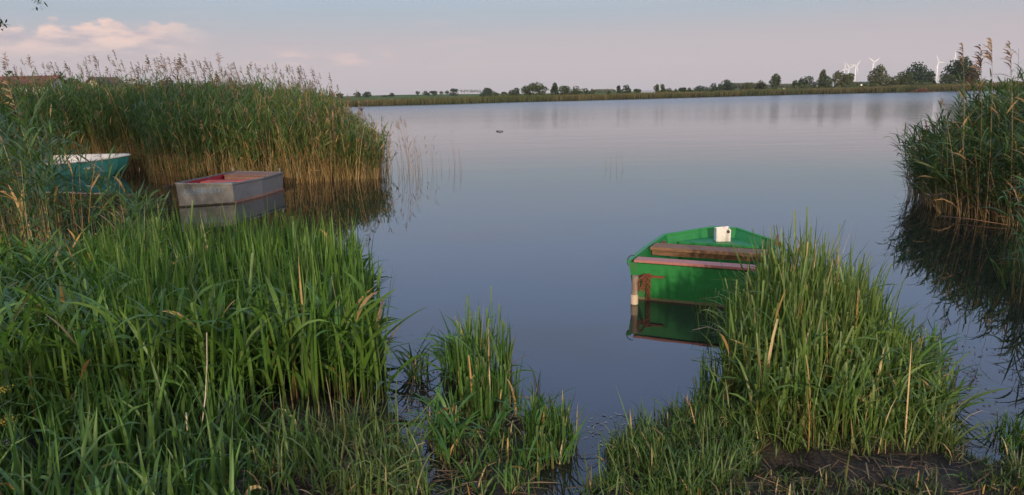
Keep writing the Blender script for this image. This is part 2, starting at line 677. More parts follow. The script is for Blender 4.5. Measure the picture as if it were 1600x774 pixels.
def terrain_z(x, y):
    dn = np.maximum.reduce([sdist(x, y, LAND), sdist(x, y, BANK)])
    dn = dn + (fbm(x * 3.1, y * 3.1, 21) - 0.5) * 0.22
    zn = np.clip(dn * 0.22, -0.5, 0.062)
    dm = sdist(x, y, MID) + (fbm(x * 4.5, y * 4.5, 31) - 0.52) * 0.3
    zn = np.maximum(zn, np.clip(dm * 0.2, -0.5, 0.05))
    zn = zn + np.where(zn > -0.05, (fbm(x * 6, y * 6, 41) - 0.5) * 0.07 + (fbm(x * 2.2, y * 2.2, 43) - 0.5) * 0.13, 0)
    zn = np.where(y < 2.6, np.maximum(zn, 0.12 + 0.03 * (2.6 - y)).clip(None, 0.55), zn)
    for (qx, qy), rr_, dd_ in zip(PUD, (.2, .16, .17, .14, .12), (.2, .14, .16, .12, .1)):
        zn = zn - dd_ * np.exp(-(((x - qx) / rr_) ** 2 + ((y - qy) / (rr_ * 1.1)) ** 2))
    # far and side banks
    d = np.maximum.reduce([y - far_shore(x), np.minimum(-16.5, -0.22 * y - 3) - x, x - np.maximum(10.5, 0.64 * y + 2)])
    zf = np.where(d < 0, np.maximum(-0.6, 0.1 * d), 0.25 * (1 - np.exp(-np.maximum(d, 0) / 5)) + 0.0042 * np.clip(d, 0, 420))
    hill = 1.9 * np.exp(-((x + 100) / 110.0) ** 2) * smooth01(y, 330, 520) + 0.8 * smooth01(x, 60, 240) * smooth01(y, 260, 420)
    return np.maximum(zn, zf + np.where(d > 0, hill, 0))


def lines(*segs):
    o = [np.array([])]
    for a, b, n in segs:
        o.append(np.linspace(a, b, n, endpoint=False))
    return np.unique(np.concatenate(o))


def build_ground():
    xs = lines((-9000, -1500, 8), (-1500, -300, 24), (-300, -60, 60), (-60, -8, 70), (-8, -4, 20), (-4, 5, 190), (5, 10, 25), (10, 60, 60), (60, 320, 70), (320, 1500, 30), (1500, 9001, 9))
    ys = lines((-400, -20, 12), (-20, 2.6, 30), (2.6, 8, 150), (8, 40, 40), (40, 195, 40), (195, 300, 70), (300, 700, 50), (700, 2500, 20), (2500, 12001, 9))
    X, Y = np.meshgrid(xs, ys)
    Z = terrain_z(X.ravel(), Y.ravel())
    V = np.column_stack([X.ravel(), Y.ravel(), Z])
    nx, ny = len(xs), len(ys)
    i = (np.arange(ny - 1)[:, None] * nx + np.arange(nx - 1)[None]).ravel()
    F = np.stack([i, i + 1, i + 1 + nx, i + nx], -1)
    me = bpy.data.meshes.new('ground')
    me.vertices.add(len(V))
    me.vertices.foreach_set('co', V.astype(np.float32).ravel())
    me.loops.add(F.size)
    me.loops.foreach_set('vertex_index', F.astype(np.int32).ravel())
    me.polygons.add(len(F))
    me.polygons.foreach_set('loop_start', np.arange(0, F.size, 4, dtype=np.int32))
    me.polygons.foreach_set('use_smooth', np.ones(len(F), bool))
    me.update(calc_edges=True)
    m = mat('mud_and_meadow')
    g = nd(m, 'ShaderNodeNewGeometry').outputs['Position']
    sp = nd(m, 'ShaderNodeSeparateXYZ')
    lk(m, g, sp.inputs[0])
    n1, n2 = noise(m, 3.5, 8, 0.7, g), noise(m, 26, 6, 0.7, g)
    mud = rampn(m, n1, [(0.3, (0.016, 0.013, 0.01)), (0.52, (0.034, 0.027, 0.02)), (0.75, (0.06, 0.047, 0.033))])
    mud = mixc(m, 0.6, mud, rampn(m, n2, [(0.3, (0.5, 0.5, 0.5)), (0.72, (1.35, 1.3, 1.2))]), 'MULTIPLY')
    n3 = noise(m, 0.02, 6, 0.6, g, stretch=(1, 3, 1))
    field = rampn(m, n3, [(0.35, (0.045, 0.085, 0.028)), (0.5, (0.065, 0.11, 0.035)), (0.66, (0.12, 0.125, 0.05))])
    mr = nd(m, 'ShaderNodeMapRange')
    lk(m, sp.outputs[1], mr.inputs[0])
    mr.inputs[1].default_value, mr.inputs[2].default_value = 10, 30
    c = mixc(m, mr.outputs[0], mud, field)
    rr = rampn(m, n1, [(0.35, (0.25, 0.25, 0.25)), (0.6, (0.85, 0.85, 0.85))])
    rr = mixc(m, mr.outputs[0], rr, (1.0, 1.0, 1.0))
    spc = nd(m, 'ShaderNodeMath', operation='MULTIPLY_ADD')
    lk(m, mr.outputs[0], spc.inputs[0])
    spc.inputs[1].default_value, spc.inputs[2].default_value = -0.34, 0.35
    sh = princ(m, c, rr, 0.35, bump=n2, bstr=0.9, bdist=0.06)
    lk(m, spc.outputs[0], sh.node.inputs['Specular IOR Level'])
    out(m, sh)
    me.materials.append(m)
    tag(link('ground', me), 'muddy bank and green fields around the lake', 'ground', kind='structure')


build_ground()


def build_water():
    bm = bmesh.new()
    vs = [bm.verts.new(p) for p in ((-900, -20, 0), (900, -20, 0), (900, 420, 0), (-900, 420, 0))]
    bm.faces.new(vs)
    m = mat('lake_water')
    g = nd(m, 'ShaderNodeNewGeometry').outputs['Position']
    sp = nd(m, 'ShaderNodeSeparateXYZ')
    lk(m, g, sp.inputs[0])
    a = noise(m, 2.2, 3, 0.5, g, stretch=(0.5, 1.0, 1))
    b = noise(m, 0.35, 4, 0.55, g, stretch=(0.35, 1.0, 1))
    c = noise(m, 7.0, 2, 0.5, g, stretch=(0.5, 1, 1))
    patch = noise(m, 0.03, 3, 0.5, g, stretch=(0.35, 1.6, 1))

    def mr(v, lo, hi, o0, o1):
        n = nd(m, 'ShaderNodeMapRange')
        lk(m, v, n.inputs[0])
        n.inputs[1].default_value, n.inputs[2].default_value, n.inputs[3].default_value, n.inputs[4].default_value = lo, hi, o0, o1
        return n.outputs[0]

    def mth(op, x, y):
        n = nd(m, 'ShaderNodeMath', operation=op)
        for i, v in enumerate((x, y)):
            if isinstance(v, (int, float)):
                n.inputs[i].default_value = v
            else:
                lk(m, v, n.inputs[i])
        return n.outputs[0]
    hgt = mth('ADD', mth('MULTIPLY', a, 0.35), mth('ADD', mth('MULTIPLY', b, 1.0), mth('MULTIPLY', c, 0.06)))
    far = mr(sp.outputs[1], 15, 150, 0.0, 1.0)
    wind = mr(patch, 0.4, 0.62, 0.35, 1.0)
    stren = mth('ADD', 0.02, mth('MULTIPLY', mth('MULTIPLY', far, wind), 0.9))
    p = nd(m, 'ShaderNodeBsdfPrincipled')
    p.inputs['Base Color'].default_value = (0.013, 0.0145, 0.0115, 1)
    p.inputs['IOR'].default_value = 1.5
    p.inputs['Specular IOR Level'].default_value = 0.5
    lk(m, mth('ADD', 0.015, mth('MULTIPLY', far, 0.2)), p.inputs['Roughness'])
    bp = nd(m, 'ShaderNodeBump')
    bp.inputs['Distance'].default_value = 0.12
    lk(m, stren, bp.inputs['Strength'])
    lk(m, hgt, bp.inputs['Height'])
    lk(m, bp.outputs[0], p.inputs['Normal'])
    out(m, p.outputs[0])
    o = bmo('water', bm, m)
    tag(o, 'calm lake water mirroring the evening sky', 'water', kind='structure')


build_water()

# ------------------------------------------------------------------ far reed fringe
def far_fringe():
    S = Strips()
    n = 26000
    x = rng.uniform(-60, 190, n)
    d = rng.gamma(1.3, 3.0, n)
    y = far_shore(x) - 1.0 + d
    z = np.maximum(terrain_z(x, y), -0.3) - 0.05
    h = (1.45 + 0.75 * fbm(x / 14, y / 14, 61)) * rng.uniform(0.8, 1.12, n) * (1 + 0.2 * smooth01(x, 60, 150))
    tanm = smooth01(fbm(x / 16, y / 6, 71), 0.4, 0.65)[:, None]
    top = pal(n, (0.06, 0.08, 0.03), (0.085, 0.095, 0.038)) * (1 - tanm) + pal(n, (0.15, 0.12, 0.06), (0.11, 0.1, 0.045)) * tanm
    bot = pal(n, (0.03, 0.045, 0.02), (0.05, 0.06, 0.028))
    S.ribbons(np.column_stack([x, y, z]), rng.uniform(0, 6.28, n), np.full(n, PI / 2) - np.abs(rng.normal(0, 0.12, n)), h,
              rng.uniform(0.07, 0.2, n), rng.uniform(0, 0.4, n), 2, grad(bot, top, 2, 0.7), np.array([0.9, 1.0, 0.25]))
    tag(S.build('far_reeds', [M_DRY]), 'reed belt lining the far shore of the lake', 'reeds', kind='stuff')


far_fringe()
# ------------------------------------------------------------------ trees
def crown_pts(n, cz, w, h, lobes, fill=0.45, seed=0):
    r = np.random.default_rng(seed)
    L = []
    for k in range(lobes):
        a, b = r.uniform(0, 2 * PI), r.uniform(-1, 1)
        rad = r.uniform(0.3, 0.48)
        m_ = math.sqrt(max(0.0, 1 - b * b)) * (1 - rad) * r.uniform(0.5, 1.05)
        L.append((m_ * math.cos(a), m_ * math.sin(a), b * (1 - rad), rad))
    L = np.array(L)
    k = r.choice(lobes, n, p=L[:, 3] ** 2 / (L[:, 3] ** 2).sum())
    d = r.normal(size=(n, 3))
    d /= np.linalg.norm(d, axis=1)[:, None]
    rr = r.uniform(fill, 1.0, n) ** 0.5 * r.uniform(0.85, 1.12, n)
    p = L[k, :3] + d * (L[k, 3] * rr)[:, None]
    p /= np.percentile(np.abs(p), 97, axis=0)[None]
    p[:, 2] = (p[:, 2] - np.percentile(p[:, 2], 1)) / (np.percentile(p[:, 2], 98.5) - np.percentile(p[:, 2], 1)) * 2 - 1
    return p * np.array([w / 2, w / 2, h / 2]) + np.array([0, 0, cz])


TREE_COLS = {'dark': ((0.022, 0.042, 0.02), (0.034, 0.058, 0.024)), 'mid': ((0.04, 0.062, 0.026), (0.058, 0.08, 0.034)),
             'olive': ((0.06, 0.075, 0.035), (0.09, 0.1, 0.045)), 'pale': ((0.075, 0.09, 0.06), (0.1, 0.11, 0.075)),  # pale carries the haze of distance in its leaf colour
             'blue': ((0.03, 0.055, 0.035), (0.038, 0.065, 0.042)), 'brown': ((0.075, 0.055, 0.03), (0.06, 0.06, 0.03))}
tree_i = [0]


def far_tree(name, px, top, wpx, Y, col, label, low=0.12, lobes=9, n=420, group=None, fill=0.4, leaf=None, cat='tree'):
    tree_i[0] += 1
    P = at(px, top, Y)
    x, zt = P[0], P[2]
    g = float(terrain_z(np.array([x]), np.array([Y]))[0]) - 0.05
    H = zt - g
    w = wpx / 1204 * Y * math.hypot(1, x / Y)
    root = empty(name, (x, Y, g))
    tag(root, label, cat, group)
    S = Strips()
    ch = H * (1 - low)
    pts = crown_pts(n, H - ch / 2, w, ch, lobes, fill, tree_i[0])
    w_l = (w + ch) / 2
    sz = (leaf or 0.1) * w_l * rng.uniform(0.7, 1.5, n)
    S.quads(pts, sz, pal(n, *TREE_COLS[col], jit=0.28))
    S.build('crown', [M_TREE], root)
    T = Strips()
    z1 = np.zeros(1)
    rad = max(0.06, 0.022 * H)
    T.tubes(np.zeros((1, 3)), z1, np.array([PI / 2 - 0.03]), np.array([H * 0.8]), np.array([rad]), z1, 3, np.array([[0.07, 0.055, 0.04]]), 0.25, sides=6)
    nb = 7
    az_ = rng.uniform(0, 2 * PI, nb)
    T.tubes(np.column_stack([np.zeros(nb), np.zeros(nb), H * (low + 0.05 + rng.uniform(0, 0.35, nb))]), az_, rng.uniform(0.4, 1.1, nb), w * rng.uniform(0.25, 0.42, nb),
            np.full(nb, rad * 0.45), np.full(nb, -0.3), 3, np.repeat([[0.07, 0.055, 0.04]], nb, 0), 0.3, sides=4)
    T.build('trunk', [M_BARK], root)
    return root


GT = 'trees beyond the far shore'
FAR = [  # px, top, width px, distance, colour, low, label, name
    (518, 145.5, 9, 430, 'dark', .1, 'low dark bush just right of the reed tips on the far field', 'bush'),
    (531, 146, 11, 430, 'dark', .1, 'flat dark bush at the left end of the far green field', 'bush'),
    (558, 144, 11, 440, 'dark', .08, 'round dark bush, left one of a pair on the field crest', 'bush'),
    (574, 144, 14, 440, 'dark', .08, 'round dark bush, right and wider one of a pair on the field crest', 'bush'),
    (601, 149, 9, 445, 'dark', .05, 'tiny low bush between two pairs of round bushes on the field', 'bush'),
    (611, 145.5, 9, 445, 'dark', .06, 'small round bush standing beside a tiny low bush', 'bush'),
    (652, 143, 7, 470, 'dark', .25, 'thin small tree at the left of a dark thicket on the field crest', 'tree'),
    (665, 142.5, 11, 470, 'dark', .08, 'dark bushy tree in the middle of the crest thicket', 'tree'),
    (676, 142.5, 13, 470, 'dark', .05, 'dense dark tree at the right end of the crest thicket', 'tree'),
    (690, 143, 6, 480, 'mid', .3, 'slim wispy tree left of the taller dark field tree', 'tree'),
    (698, 142, 7, 480, 'mid', .3, 'wispy tree close to the left of the taller dark field tree', 'tree'),
    (709, 139, 13, 440, 'dark', .08, 'upright dark tree just left of the pale avenue', 'tree'),
    (760, 138.5, 22, 330, 'blue', .03, 'wide dome of dark blue green foliage right of the avenue', 'tree'),
    (777, 145, 12, 320, 'mid', .03, 'low scrub bush right of the blue green dome', 'bush'),
    (789, 144, 12, 320, 'mid', .05, 'low loose bush left of the small round shore tree', 'bush'),
    (802.5, 138.5, 17, 290, 'dark', .05, 'small round tree just left of the largest shore tree', 'tree'),
    (822, 135, 14, 280, 'mid', .04, 'leafy side tree touching the left of the largest shore tree', 'tree'),
    (838, 131, 30, 280, 'mid', .03, 'largest broad tree on the middle of the far shore', 'tree'),
    (868, 130.5, 13, 285, 'dark', .06, 'tall narrow pointed tree right of the largest shore tree', 'tree'),
    (886, 135, 22, 290, 'mid', .04, 'bushy tree with ragged top beside the narrow pointed tree', 'tree'),
    (901, 136, 20, 290, 'mid', .05, 'rounded bushy tree on the right of the ragged topped one', 'tree'),
    (916, 139, 13, 300, 'dark', .05, 'small dark tree at the left of the pale distant wood', 'tree'),
    (926, 139.5, 7, 300, 'olive', .1, 'thin olive sapling in front of the pale distant wood', 'tree'),
    (952, 142.5, 6, 300, 'dark', .1, 'little dark bush before the pale distant wood', 'bush'),
    (969, 134.5, 12, 270, 'dark', .1, 'dark tree, left half of a forked pair right of the pale wood', 'tree'),
    (980, 134, 12, 270, 'dark', .1, 'dark tree, right half of a forked pair right of the pale wood', 'tree'),
    (995, 139.5, 11, 275, 'dark', .08, 'small dark tree just left of the long low white building', 'tree'),
    (1026, 133, 9, 275, 'mid', .1, 'ragged tree at the right end of the low white building', 'tree'),
    (1034, 132.5, 10, 275, 'mid', .08, 'fuller tree next to the ragged one by the white building', 'tree'),
    (1045, 139, 14, 280, 'olive', .03, 'low olive bush right of the trees by the white building', 'bush'),
    (1056, 139.5, 7, 280, 'dark', .05, 'very small dark bush between olive bush and round dark bush', 'bush'),
    (1067, 137.5, 14, 280, 'dark', .05, 'round dark bush, wider one of two behind the tan reed belt', 'bush'),
    (1078, 138, 9, 282, 'dark', .06, 'small dark bush touching the right of a wider round bush', 'bush'),
    (1096, 135.5, 20, 290, 'blue', .03, 'wide blue green bush left of the distant wooded ridge', 'bush'),
    (1114, 131, 12, 300, 'dark', .05, 'dark tree with pointed top before the wooded ridge', 'tree'),
    (1126, 132, 12, 300, 'blue', .05, 'bluish tree between the pointed one and the domed one', 'tree'),
    (1139, 126, 20, 300, 'blue', .04, 'domed tall tree standing before the left of the wooded ridge', 'tree'),
    (1170, 130, 16, 300, 'olive', .04, 'olive tree in front of the middle of the wooded ridge', 'tree'),
    (1189, 127.5, 15, 300, 'olive', .04, 'yellowish bushy tree before the right end of the ridge', 'tree'),
    (1213, 116.5, 16, 285, 'mid', .28, 'tall lollipop tree with bare trunk standing alone on the shore', 'tree'),
    (1246, 125, 13, 280, 'dark', .04, 'dark rounded tree right of the tall lollipop tree', 'tree'),
    (1252, 123, 10, 290, 'olive', .08, 'thin olive tree behind the dark rounded tree', 'tree'),
    (1267, 120.5, 20, 285, 'mid', .05, 'leafy tree left of the two peaked tree below the small turbines', 'tree'),
    (1285, 111, 12, 285, 'olive', .06, 'slim peaked tree rising left of the cluster of small turbines', 'tree'),
    (1292, 121, 24, 280, 'mid', .03, 'broad low bush at the foot of the slim peaked tree', 'bush'),
    (1311, 113, 17, 285, 'olive', .06, 'rounded olive tree hiding the feet of the small turbines', 'tree'),
    (1326, 116, 20, 285, 'olive', .06, 'loose olive tree right under the row of small turbines', 'tree'),
    (1374, 104, 22, 280, 'olive', .22, 'airy spreading tree just right of the lone white turbine', 'tree'),
    (1392, 119, 20, 280, 'olive', .04, 'low bushy tree right of the airy spreading tree', 'tree'),
    (1413, 114, 22, 282, 'mid', .04, 'sloping bushy tree left of the great dark dome tree', 'tree'),
    (1437, 101.5, 32, 285, 'blue', .02, 'great dark blue green dome tree between the turbines', 'tree'),
    (1457, 113, 15, 285, 'dark', .04, 'dark shoulder tree on the right of the great dome tree', 'tree'),
    (1478, 116, 22, 280, 'mid', .03, 'low rounded tree between the turbine and the tall dark shore tree', 'tree'),
    (1500, 93, 30, 280, 'dark', .06, 'tall dark tree left of the big reed plumes', 'tree'),
    (1522, 104, 22, 280, 'brown', .06, 'brownish tree behind the big reed plumes', 'tree')]
for (px, top, w_, Y, c, low, lab, nm) in FAR:
    big = w_ > 18
    far_tree('far_' + nm if False else ('bush' if nm == 'bush' else 'broadleaf_tree'), px, top, w_, Y, c, lab, low, 12 if big else 8, 2000 if big else 1000,
             leaf=0.072 if big else 0.098, cat=nm, group=GT)
for k, px in enumerate((721, 725.5, 730, 734.5, 738, 742, 746, 750)):
    far_tree('avenue_tree', px, 140.3 + 0.25 * (k % 3), 5.2, 500, 'olive', 'small pale tree with bare trunk in the avenue on the far crest', 0.45, 5, 120,
             group='pale trees of the avenue on the far crest', leaf=0.13)


def distant_wood(name, px0, px1, top, Y, col, label):
    S = Strips()
    n = 2600
    q = rng.random(n)
    px = px0 + (px1 - px0) * q
    ray_x = np.array([at(p, 140, Y)[0] for p in (px0, px1)])
    x = ray_x[0] + (ray_x[1] - ray_x[0]) * q
    y = Y + rng.uniform(0, 40, n)
    gz = terrain_z(x, y)
    zt = at((px0 + px1) / 2, top, Y)[2]
    edge = np.minimum(smooth01(q, 0, 0.12), smooth01(q, 1, 0.85) if False else 1 - smooth01(q, 0.88, 1))
    hh = (zt - gz) * (0.6 + 0.4 * fbm(x / 12, x * 0, 81)) * (0.55 + 0.45 * edge)
    z = gz + hh * rng.uniform(0.05, 1.0, n) ** 0.7
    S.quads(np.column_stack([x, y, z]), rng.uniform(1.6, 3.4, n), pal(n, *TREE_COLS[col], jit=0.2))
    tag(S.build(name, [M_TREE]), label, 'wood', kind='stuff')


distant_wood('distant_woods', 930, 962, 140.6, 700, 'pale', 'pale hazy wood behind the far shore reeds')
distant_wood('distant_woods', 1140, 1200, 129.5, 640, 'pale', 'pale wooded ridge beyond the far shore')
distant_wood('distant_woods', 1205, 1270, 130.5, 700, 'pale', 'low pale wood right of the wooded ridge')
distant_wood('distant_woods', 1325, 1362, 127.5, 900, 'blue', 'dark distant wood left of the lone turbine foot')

def shrubbery(px0, px1, Y, n, hmax):
    S = Strips()
    q = rng.random(n)
    x0, x1 = at(px0, 140, Y)[0], at(px1, 140, Y)[0]
    x = x0 + (x1 - x0) * q
    y = Y + rng.uniform(0, 14, n)
    z0 = terrain_z(x, y)
    hh = hmax * (0.35 + 0.9 * fbm(x / 6.0, y / 9.0, 151))
    S.quads(np.column_stack([x, y, z0 + hh * rng.uniform(0, 1, n) ** 0.8]), rng.uniform(0.35, 0.95, n), pal(n, *TREE_COLS['mid'], *TREE_COLS['olive'], jit=0.25))
    tag(S.build('shrubbery', [M_TREE]), 'low scrub between the trees along the far shore', 'shrubs', kind='stuff')


shrubbery(1240, 1620, 274, 6500, 3.0)
shrubbery(1085, 1215, 300, 1800, 2.0)
shrubbery(770, 930, 292, 1800, 1.7)

# ------------------------------------------------------------------ wind turbines
M_WHITE = painted('turbine_white', (0.82, 0.82, 0.82), (0.7, 0.7, 0.7), 0.2, 0.05, 0.4)


def turbine(px, hub, blade_px, rot, Y, label, yaw=0.35):
    P = at(px, hub, Y)
    g = float(terrain_z(np.array([P[0]]), np.array([Y * 1.0]))[0])
    H = P[2] - g
    root = empty('wind_turbine', (P[0], Y, g), yaw)
    tag(root, label, 'wind turbine', 'wind turbines on the horizon')
    bm = bmesh.new()
    bmesh.ops.create_cone(bm, cap_ends=True, segments=16, radius1=2.9, radius2=1.7, depth=H, matrix=Matrix.Translation((0, 0, H / 2)))
    bmo('tower', bm, M_WHITE, root, True)
    bm = bmesh.new()
    bmesh.ops.create_cube(bm, size=1, matrix=Matrix.Translation((0, 1.5, H + 0.6)) @ Matrix.Diagonal((3.6, 10, 3.6, 1)))
    bmesh.ops.bevel(bm, geom=bm.edges[:], offset=0.7, segments=2, affect='EDGES')
    bmo('nacelle', bm, M_WHITE, root)
    bm = bmesh.new()
    bmesh.ops.create_uvsphere(bm, u_segments=12, v_segments=8, radius=1.9, matrix=Matrix.Translation((0, -4.6, H + 0.6)))
    bmo('hub', bm, M_WHITE, root, True)
    Lb = blade_px / 1204 * Y * 1.08
    for k in range(3):
        bm = bmesh.new()
        mt = Matrix.Translation((0, -4.8, H + 0.6)) @ Matrix.Rotation(R(rot + 120 * k), 4, 'Y')
        st_ = [(0.5, 1.7, 1.5), (0.12 * Lb, 2.6, 1.0), (0.25 * Lb, 3.6, 0.9), (0.6 * Lb, 2.3, 0.5), (Lb, 0.5, 0.2)]
        rings = []
        for (r_, c_, t_) in st_:
            rings.append([bm.verts.new(mt @ Vector(v)) for v in ((-c_ * 0.35, 0, r_), (0, -t_ / 2, r_), (c_ * 0.65, 0, r_), (0, t_ / 2, r_))])
        for a, b in zip(rings, rings[1:]):
            for j in range(4):
                bm.faces.new((a[j], a[(j + 1) % 4], b[(j + 1) % 4], b[j]))
        bm.faces.new(rings[0])
        bm.faces.new(rings[-1][::-1])
        bmo('blade', bm, M_WHITE, root)


for a in [(1319.5, 107.5, 9, 350, 3400, 'far white turbine farthest left in the cluster of three'),
          (1326.3, 106.5, 11, 74, 3300, 'white turbine standing between two others in the cluster of three'),
          (1337.2, 103.5, 12, 40, 3000, 'white turbine, tallest of the cluster of three left of the lone one'),
          (1364, 97.7, 13, 62, 2600, 'lone white turbine beside the airy spreading tree'),
          (1434.5, 102.5, 11, 300, 2900, 'white turbine with only blade tips over the great dome tree'),
          (1465.5, 98, 12, 88, 2700, 'white turbine right of the great dome tree'),
          (1490.5, 92, 13, 358, 2500, 'white turbine with its blade pointing straight up behind the tall dark tree')]:
    turbine(*a)

# ------------------------------------------------------------------ houses
M_ROOF = mat('roof_tiles')
_n = noise(M_ROOF, 3.0, 5, 0.6)
out(M_ROOF, princ(M_ROOF, rampn(M_ROOF, _n, [(0.3, (0.1, 0.035, 0.028)), (0.7, (0.16, 0.065, 0.05))]), 0.8, 0.2, bump=_n, bstr=0.4, bdist=0.05))
M_ROOFD = mat('dark_roof')
_n = noise(M_ROOFD, 3.0, 5, 0.6)
out(M_ROOFD, princ(M_ROOFD, rampn(M_ROOFD, _n, [(0.3, (0.05, 0.04, 0.04)), (0.7, (0.1, 0.08, 0.075))]), 0.8, 0.2))
M_GREYROOF = painted('grey_sheet_roof', (0.3, 0.3, 0.31), (0.22, 0.21, 0.2), 0.4, 1.0, 0.7)
M_RENDER = painted('pale_render', (0.62, 0.6, 0.56), (0.45, 0.43, 0.4), 0.4, 1.2, 0.85)
M_GLASS = mat('window_glass')
out(M_GLASS, princ(M_GLASS, (0.03, 0.035, 0.04), 0.08, 0.6))


def house(px, top, Y, w, dpt, roofh, rz, roofm, label, name='house', chimney=True, eave=None):
    P = at(px, top, Y)
    g = float(terrain_z(np.array([P[0]]), np.array([Y * 1.0]))[0]) - 0.1
    H = P[2] - g
    wall = H - roofh
    root = empty(name, (P[0], Y, g), rz)
    tag(root, label, 'house')
    bm = bmesh.new()
    a, b = w / 2, dpt / 2
    vs = [bm.verts.new(v) for v in ((-a, -b, 0), (a, -b, 0), (a, b, 0), (-a, b, 0), (-a, -b, wall), (a, -b, wall), (a, b, wall), (-a, b, wall), (-a, 0, H - 0.12), (a, 0, H - 0.12))]
    for f in ((0, 1, 5, 4), (2, 3, 7, 6), (1, 2, 6, 9, 5), (3, 0, 4, 8, 7)):
        bm.faces.new([vs[i] for i in f])
    bmo('wall', bm, M_RENDER, root)
    bm = bmesh.new()
    o = 0.45
    for s in (-1, 1):
        k = [(-a - o, s * (b + o), wall - roofh * o / b), (a + o, s * (b + o), wall - roofh * o / b), (a + o, 0, H), (-a - o, 0, H)]
        lo = [bm.verts.new(v) for v in k]
        hi = [bm.verts.new((v[0], v[1], v[2] + 0.16)) for v in k]
        bm.faces.new(lo)
        bm.faces.new(hi[::-1])
        for j in range(4):
            bm.faces.new((lo[j], lo[(j + 1) % 4], hi[(j + 1) % 4], hi[j]))
    bmo('roof', bm, roofm, root)
    if chimney:
        bm = bmesh.new()
        bmesh.ops.create_cube(bm, size=1, matrix=Matrix.Translation((a * 0.35, -0.3, H + 0.2)) @ Matrix.Diagonal((0.6, 0.6, 1.1, 1)))
        bmo('chimney', bm, M_ROOF, root)
    for k, xx in enumerate(np.linspace(-a * 0.7, a * 0.7, max(2, int(w / 3)))):
        bm = bmesh.new()
        bmesh.ops.create_cube(bm, size=1, matrix=Matrix.Translation((xx, -b, wall * 0.55)) @ Matrix.Diagonal((1.0, 0.08, 1.2, 1)))
        bmo('window', bm, M_GLASS, root)


house(40, 120.5, 120, 9.6, 6.0, 1.35, 0.06, M_ROOF, 'long house with red tiled roof behind the reeds on the left', chimney=False)
house(163, 122.0, 140, 4.6, 5.5, 1.5, PI / 2 - 0.5, M_ROOFD, 'white gabled house with dark roof showing above the reeds', chimney=False)
house(351, 134.5, 180, 5.5, 5, 0.9, 0.1, M_ROOFD, 'dark roofed house behind the reeds, beside a round tree', chimney=False)
house(441, 141.0, 250, 6.2, 6, 1.3, 0.1, M_ROOF, 'small red roofed house farthest right behind the reed tips', chimney=False)
house(1011, 141.8, 330, 5.2, 5, 0.8, 0.05, M_GREYROOF, 'long low white building on the far shore', chimney=False)
LEFT = [(95, 117, 20, 126, 'dark', 'dark tree at the right gable of the red roofed house'), (15, 117, 26, 130, 'dark', 'dark tree over the left end of the red roof'),
        (118, 125, 26, 135, 'dark', 'low dark bush between the red roof and the white gable'), (180, 124, 14, 150, 'dark', 'dark bush right of the white gabled house'),
        (214, 126, 42, 160, 'dark', 'wide low dark thicket behind the reed plumes'), (270, 126, 50, 170, 'mid', 'wide green thicket behind the tallest reed plumes'),
        (322, 130, 30, 175, 'dark', 'dark low bush left of the dark roofed house'), (364, 127.5, 20, 185, 'dark', 'round dark tree at the dark roofed house'),
        (398, 133.5, 34, 200, 'dark', 'low dark hedge between the two house roofs behind the reeds'), (489, 140, 26, 260, 'dark', 'low dark bush right of the small red roof'),
        (465, 144, 20, 260, 'dark', 'small dark bush touching the small red roof')]
for (px, top, w_, Y, c, lab) in LEFT:
    far_tree('bush' if 'bush' in lab or 'thicket' in lab else 'broadleaf_tree', px, top, w_, Y, c, lab, 0.04, 12, 1000, leaf=0.075, cat='tree' if 'tree' in lab else 'bush', group='trees behind the left reeds')

# small white board and earth mound on the far shore
def far_board(px, py, Y, lab):
    P = at(px, py, Y)
    g = float(terrain_z(np.array([P[0]]), np.array([Y * 1.0]))[0])
    r = empty('notice_board', (P[0], Y, g))
    tag(r, lab, 'board', 'white boards on the far shore')
    H = max(P[2] - g, 1.0)
    bm = bmesh.new()
    bmesh.ops.create_cube(bm, size=1, matrix=Matrix.Translation((0, 0, H)) @ Matrix.Diagonal((0.5, 0.06, 0.45, 1)))
    bmo('panel', bm, M_WHITE, r)
    for s in (-1, 1):
        bm = bmesh.new()
        bmesh.ops.create_cone(bm, cap_ends=True, segments=8, radius1=0.05, radius2=0.05, depth=H, matrix=Matrix.Translation((0.2 * s, 0.09, H / 2)))
        bmo('post', bm, M_BARK, r)


far_board(1346, 133, 262, 'small white board above the far reed belt under the turbines')
far_board(1224.5, 139.3, 268, 'tiny white board right of the tall lollipop tree')


def mound():
    P = onz(1440, 144.5)
    S = Strips()
    n = 1500
    u = rng.normal(0, 1, (n, 2)) * np.array([1.9, 1.2])
    z = np.maximum(0.05, 1.35 - 0.32 * (np.abs(u[:, 0]) ** 1.6 + np.abs(u[:, 1]) ** 1.6)) * rng.random(n) ** 0.4
    S.ribbons(np.column_stack([u + P[:2], z - 0.1]), rng.uniform(0, 6.28, n), rng.uniform(-0.2, 0.7, n), rng.uniform(0.5, 1.1, n), np.full(n, 0.09), rng.uniform(0, 1, n), 2,
              pal(n, (0.22, 0.1, 0.06), (0.3, 0.16, 0.09)), np.array([0.8, 1, 0.4]))
    tag(S.build('reed_heap', [M_DRY]), 'reddish brown heap of cut reeds at the far waterline', 'reed heap')


mound()

# ================================================================== BOATS
def rect_bar(bm, a, b, w, h):
    """bar from a to b with width w (horizontal) and height h"""
    a, b = Vector(a), Vector(b)
    d = (b - a).normalized()
    s = d.cross(Vector((0, 0, 1))).normalized() * (w / 2)
    u = Vector((0, 0, h / 2))
    r = []
    for p in (a, b):
        r.append([bm.verts.new(p + q) for q in (-s - u, s - u, s + u, -s + u)])
    for j in range(4):
        bm.faces.new((r[0][j], r[0][(j + 1) % 4], r[1][(j + 1) % 4], r[1][j]))
    bm.faces.new(r[0][::-1])
    bm.faces.new(r[1])


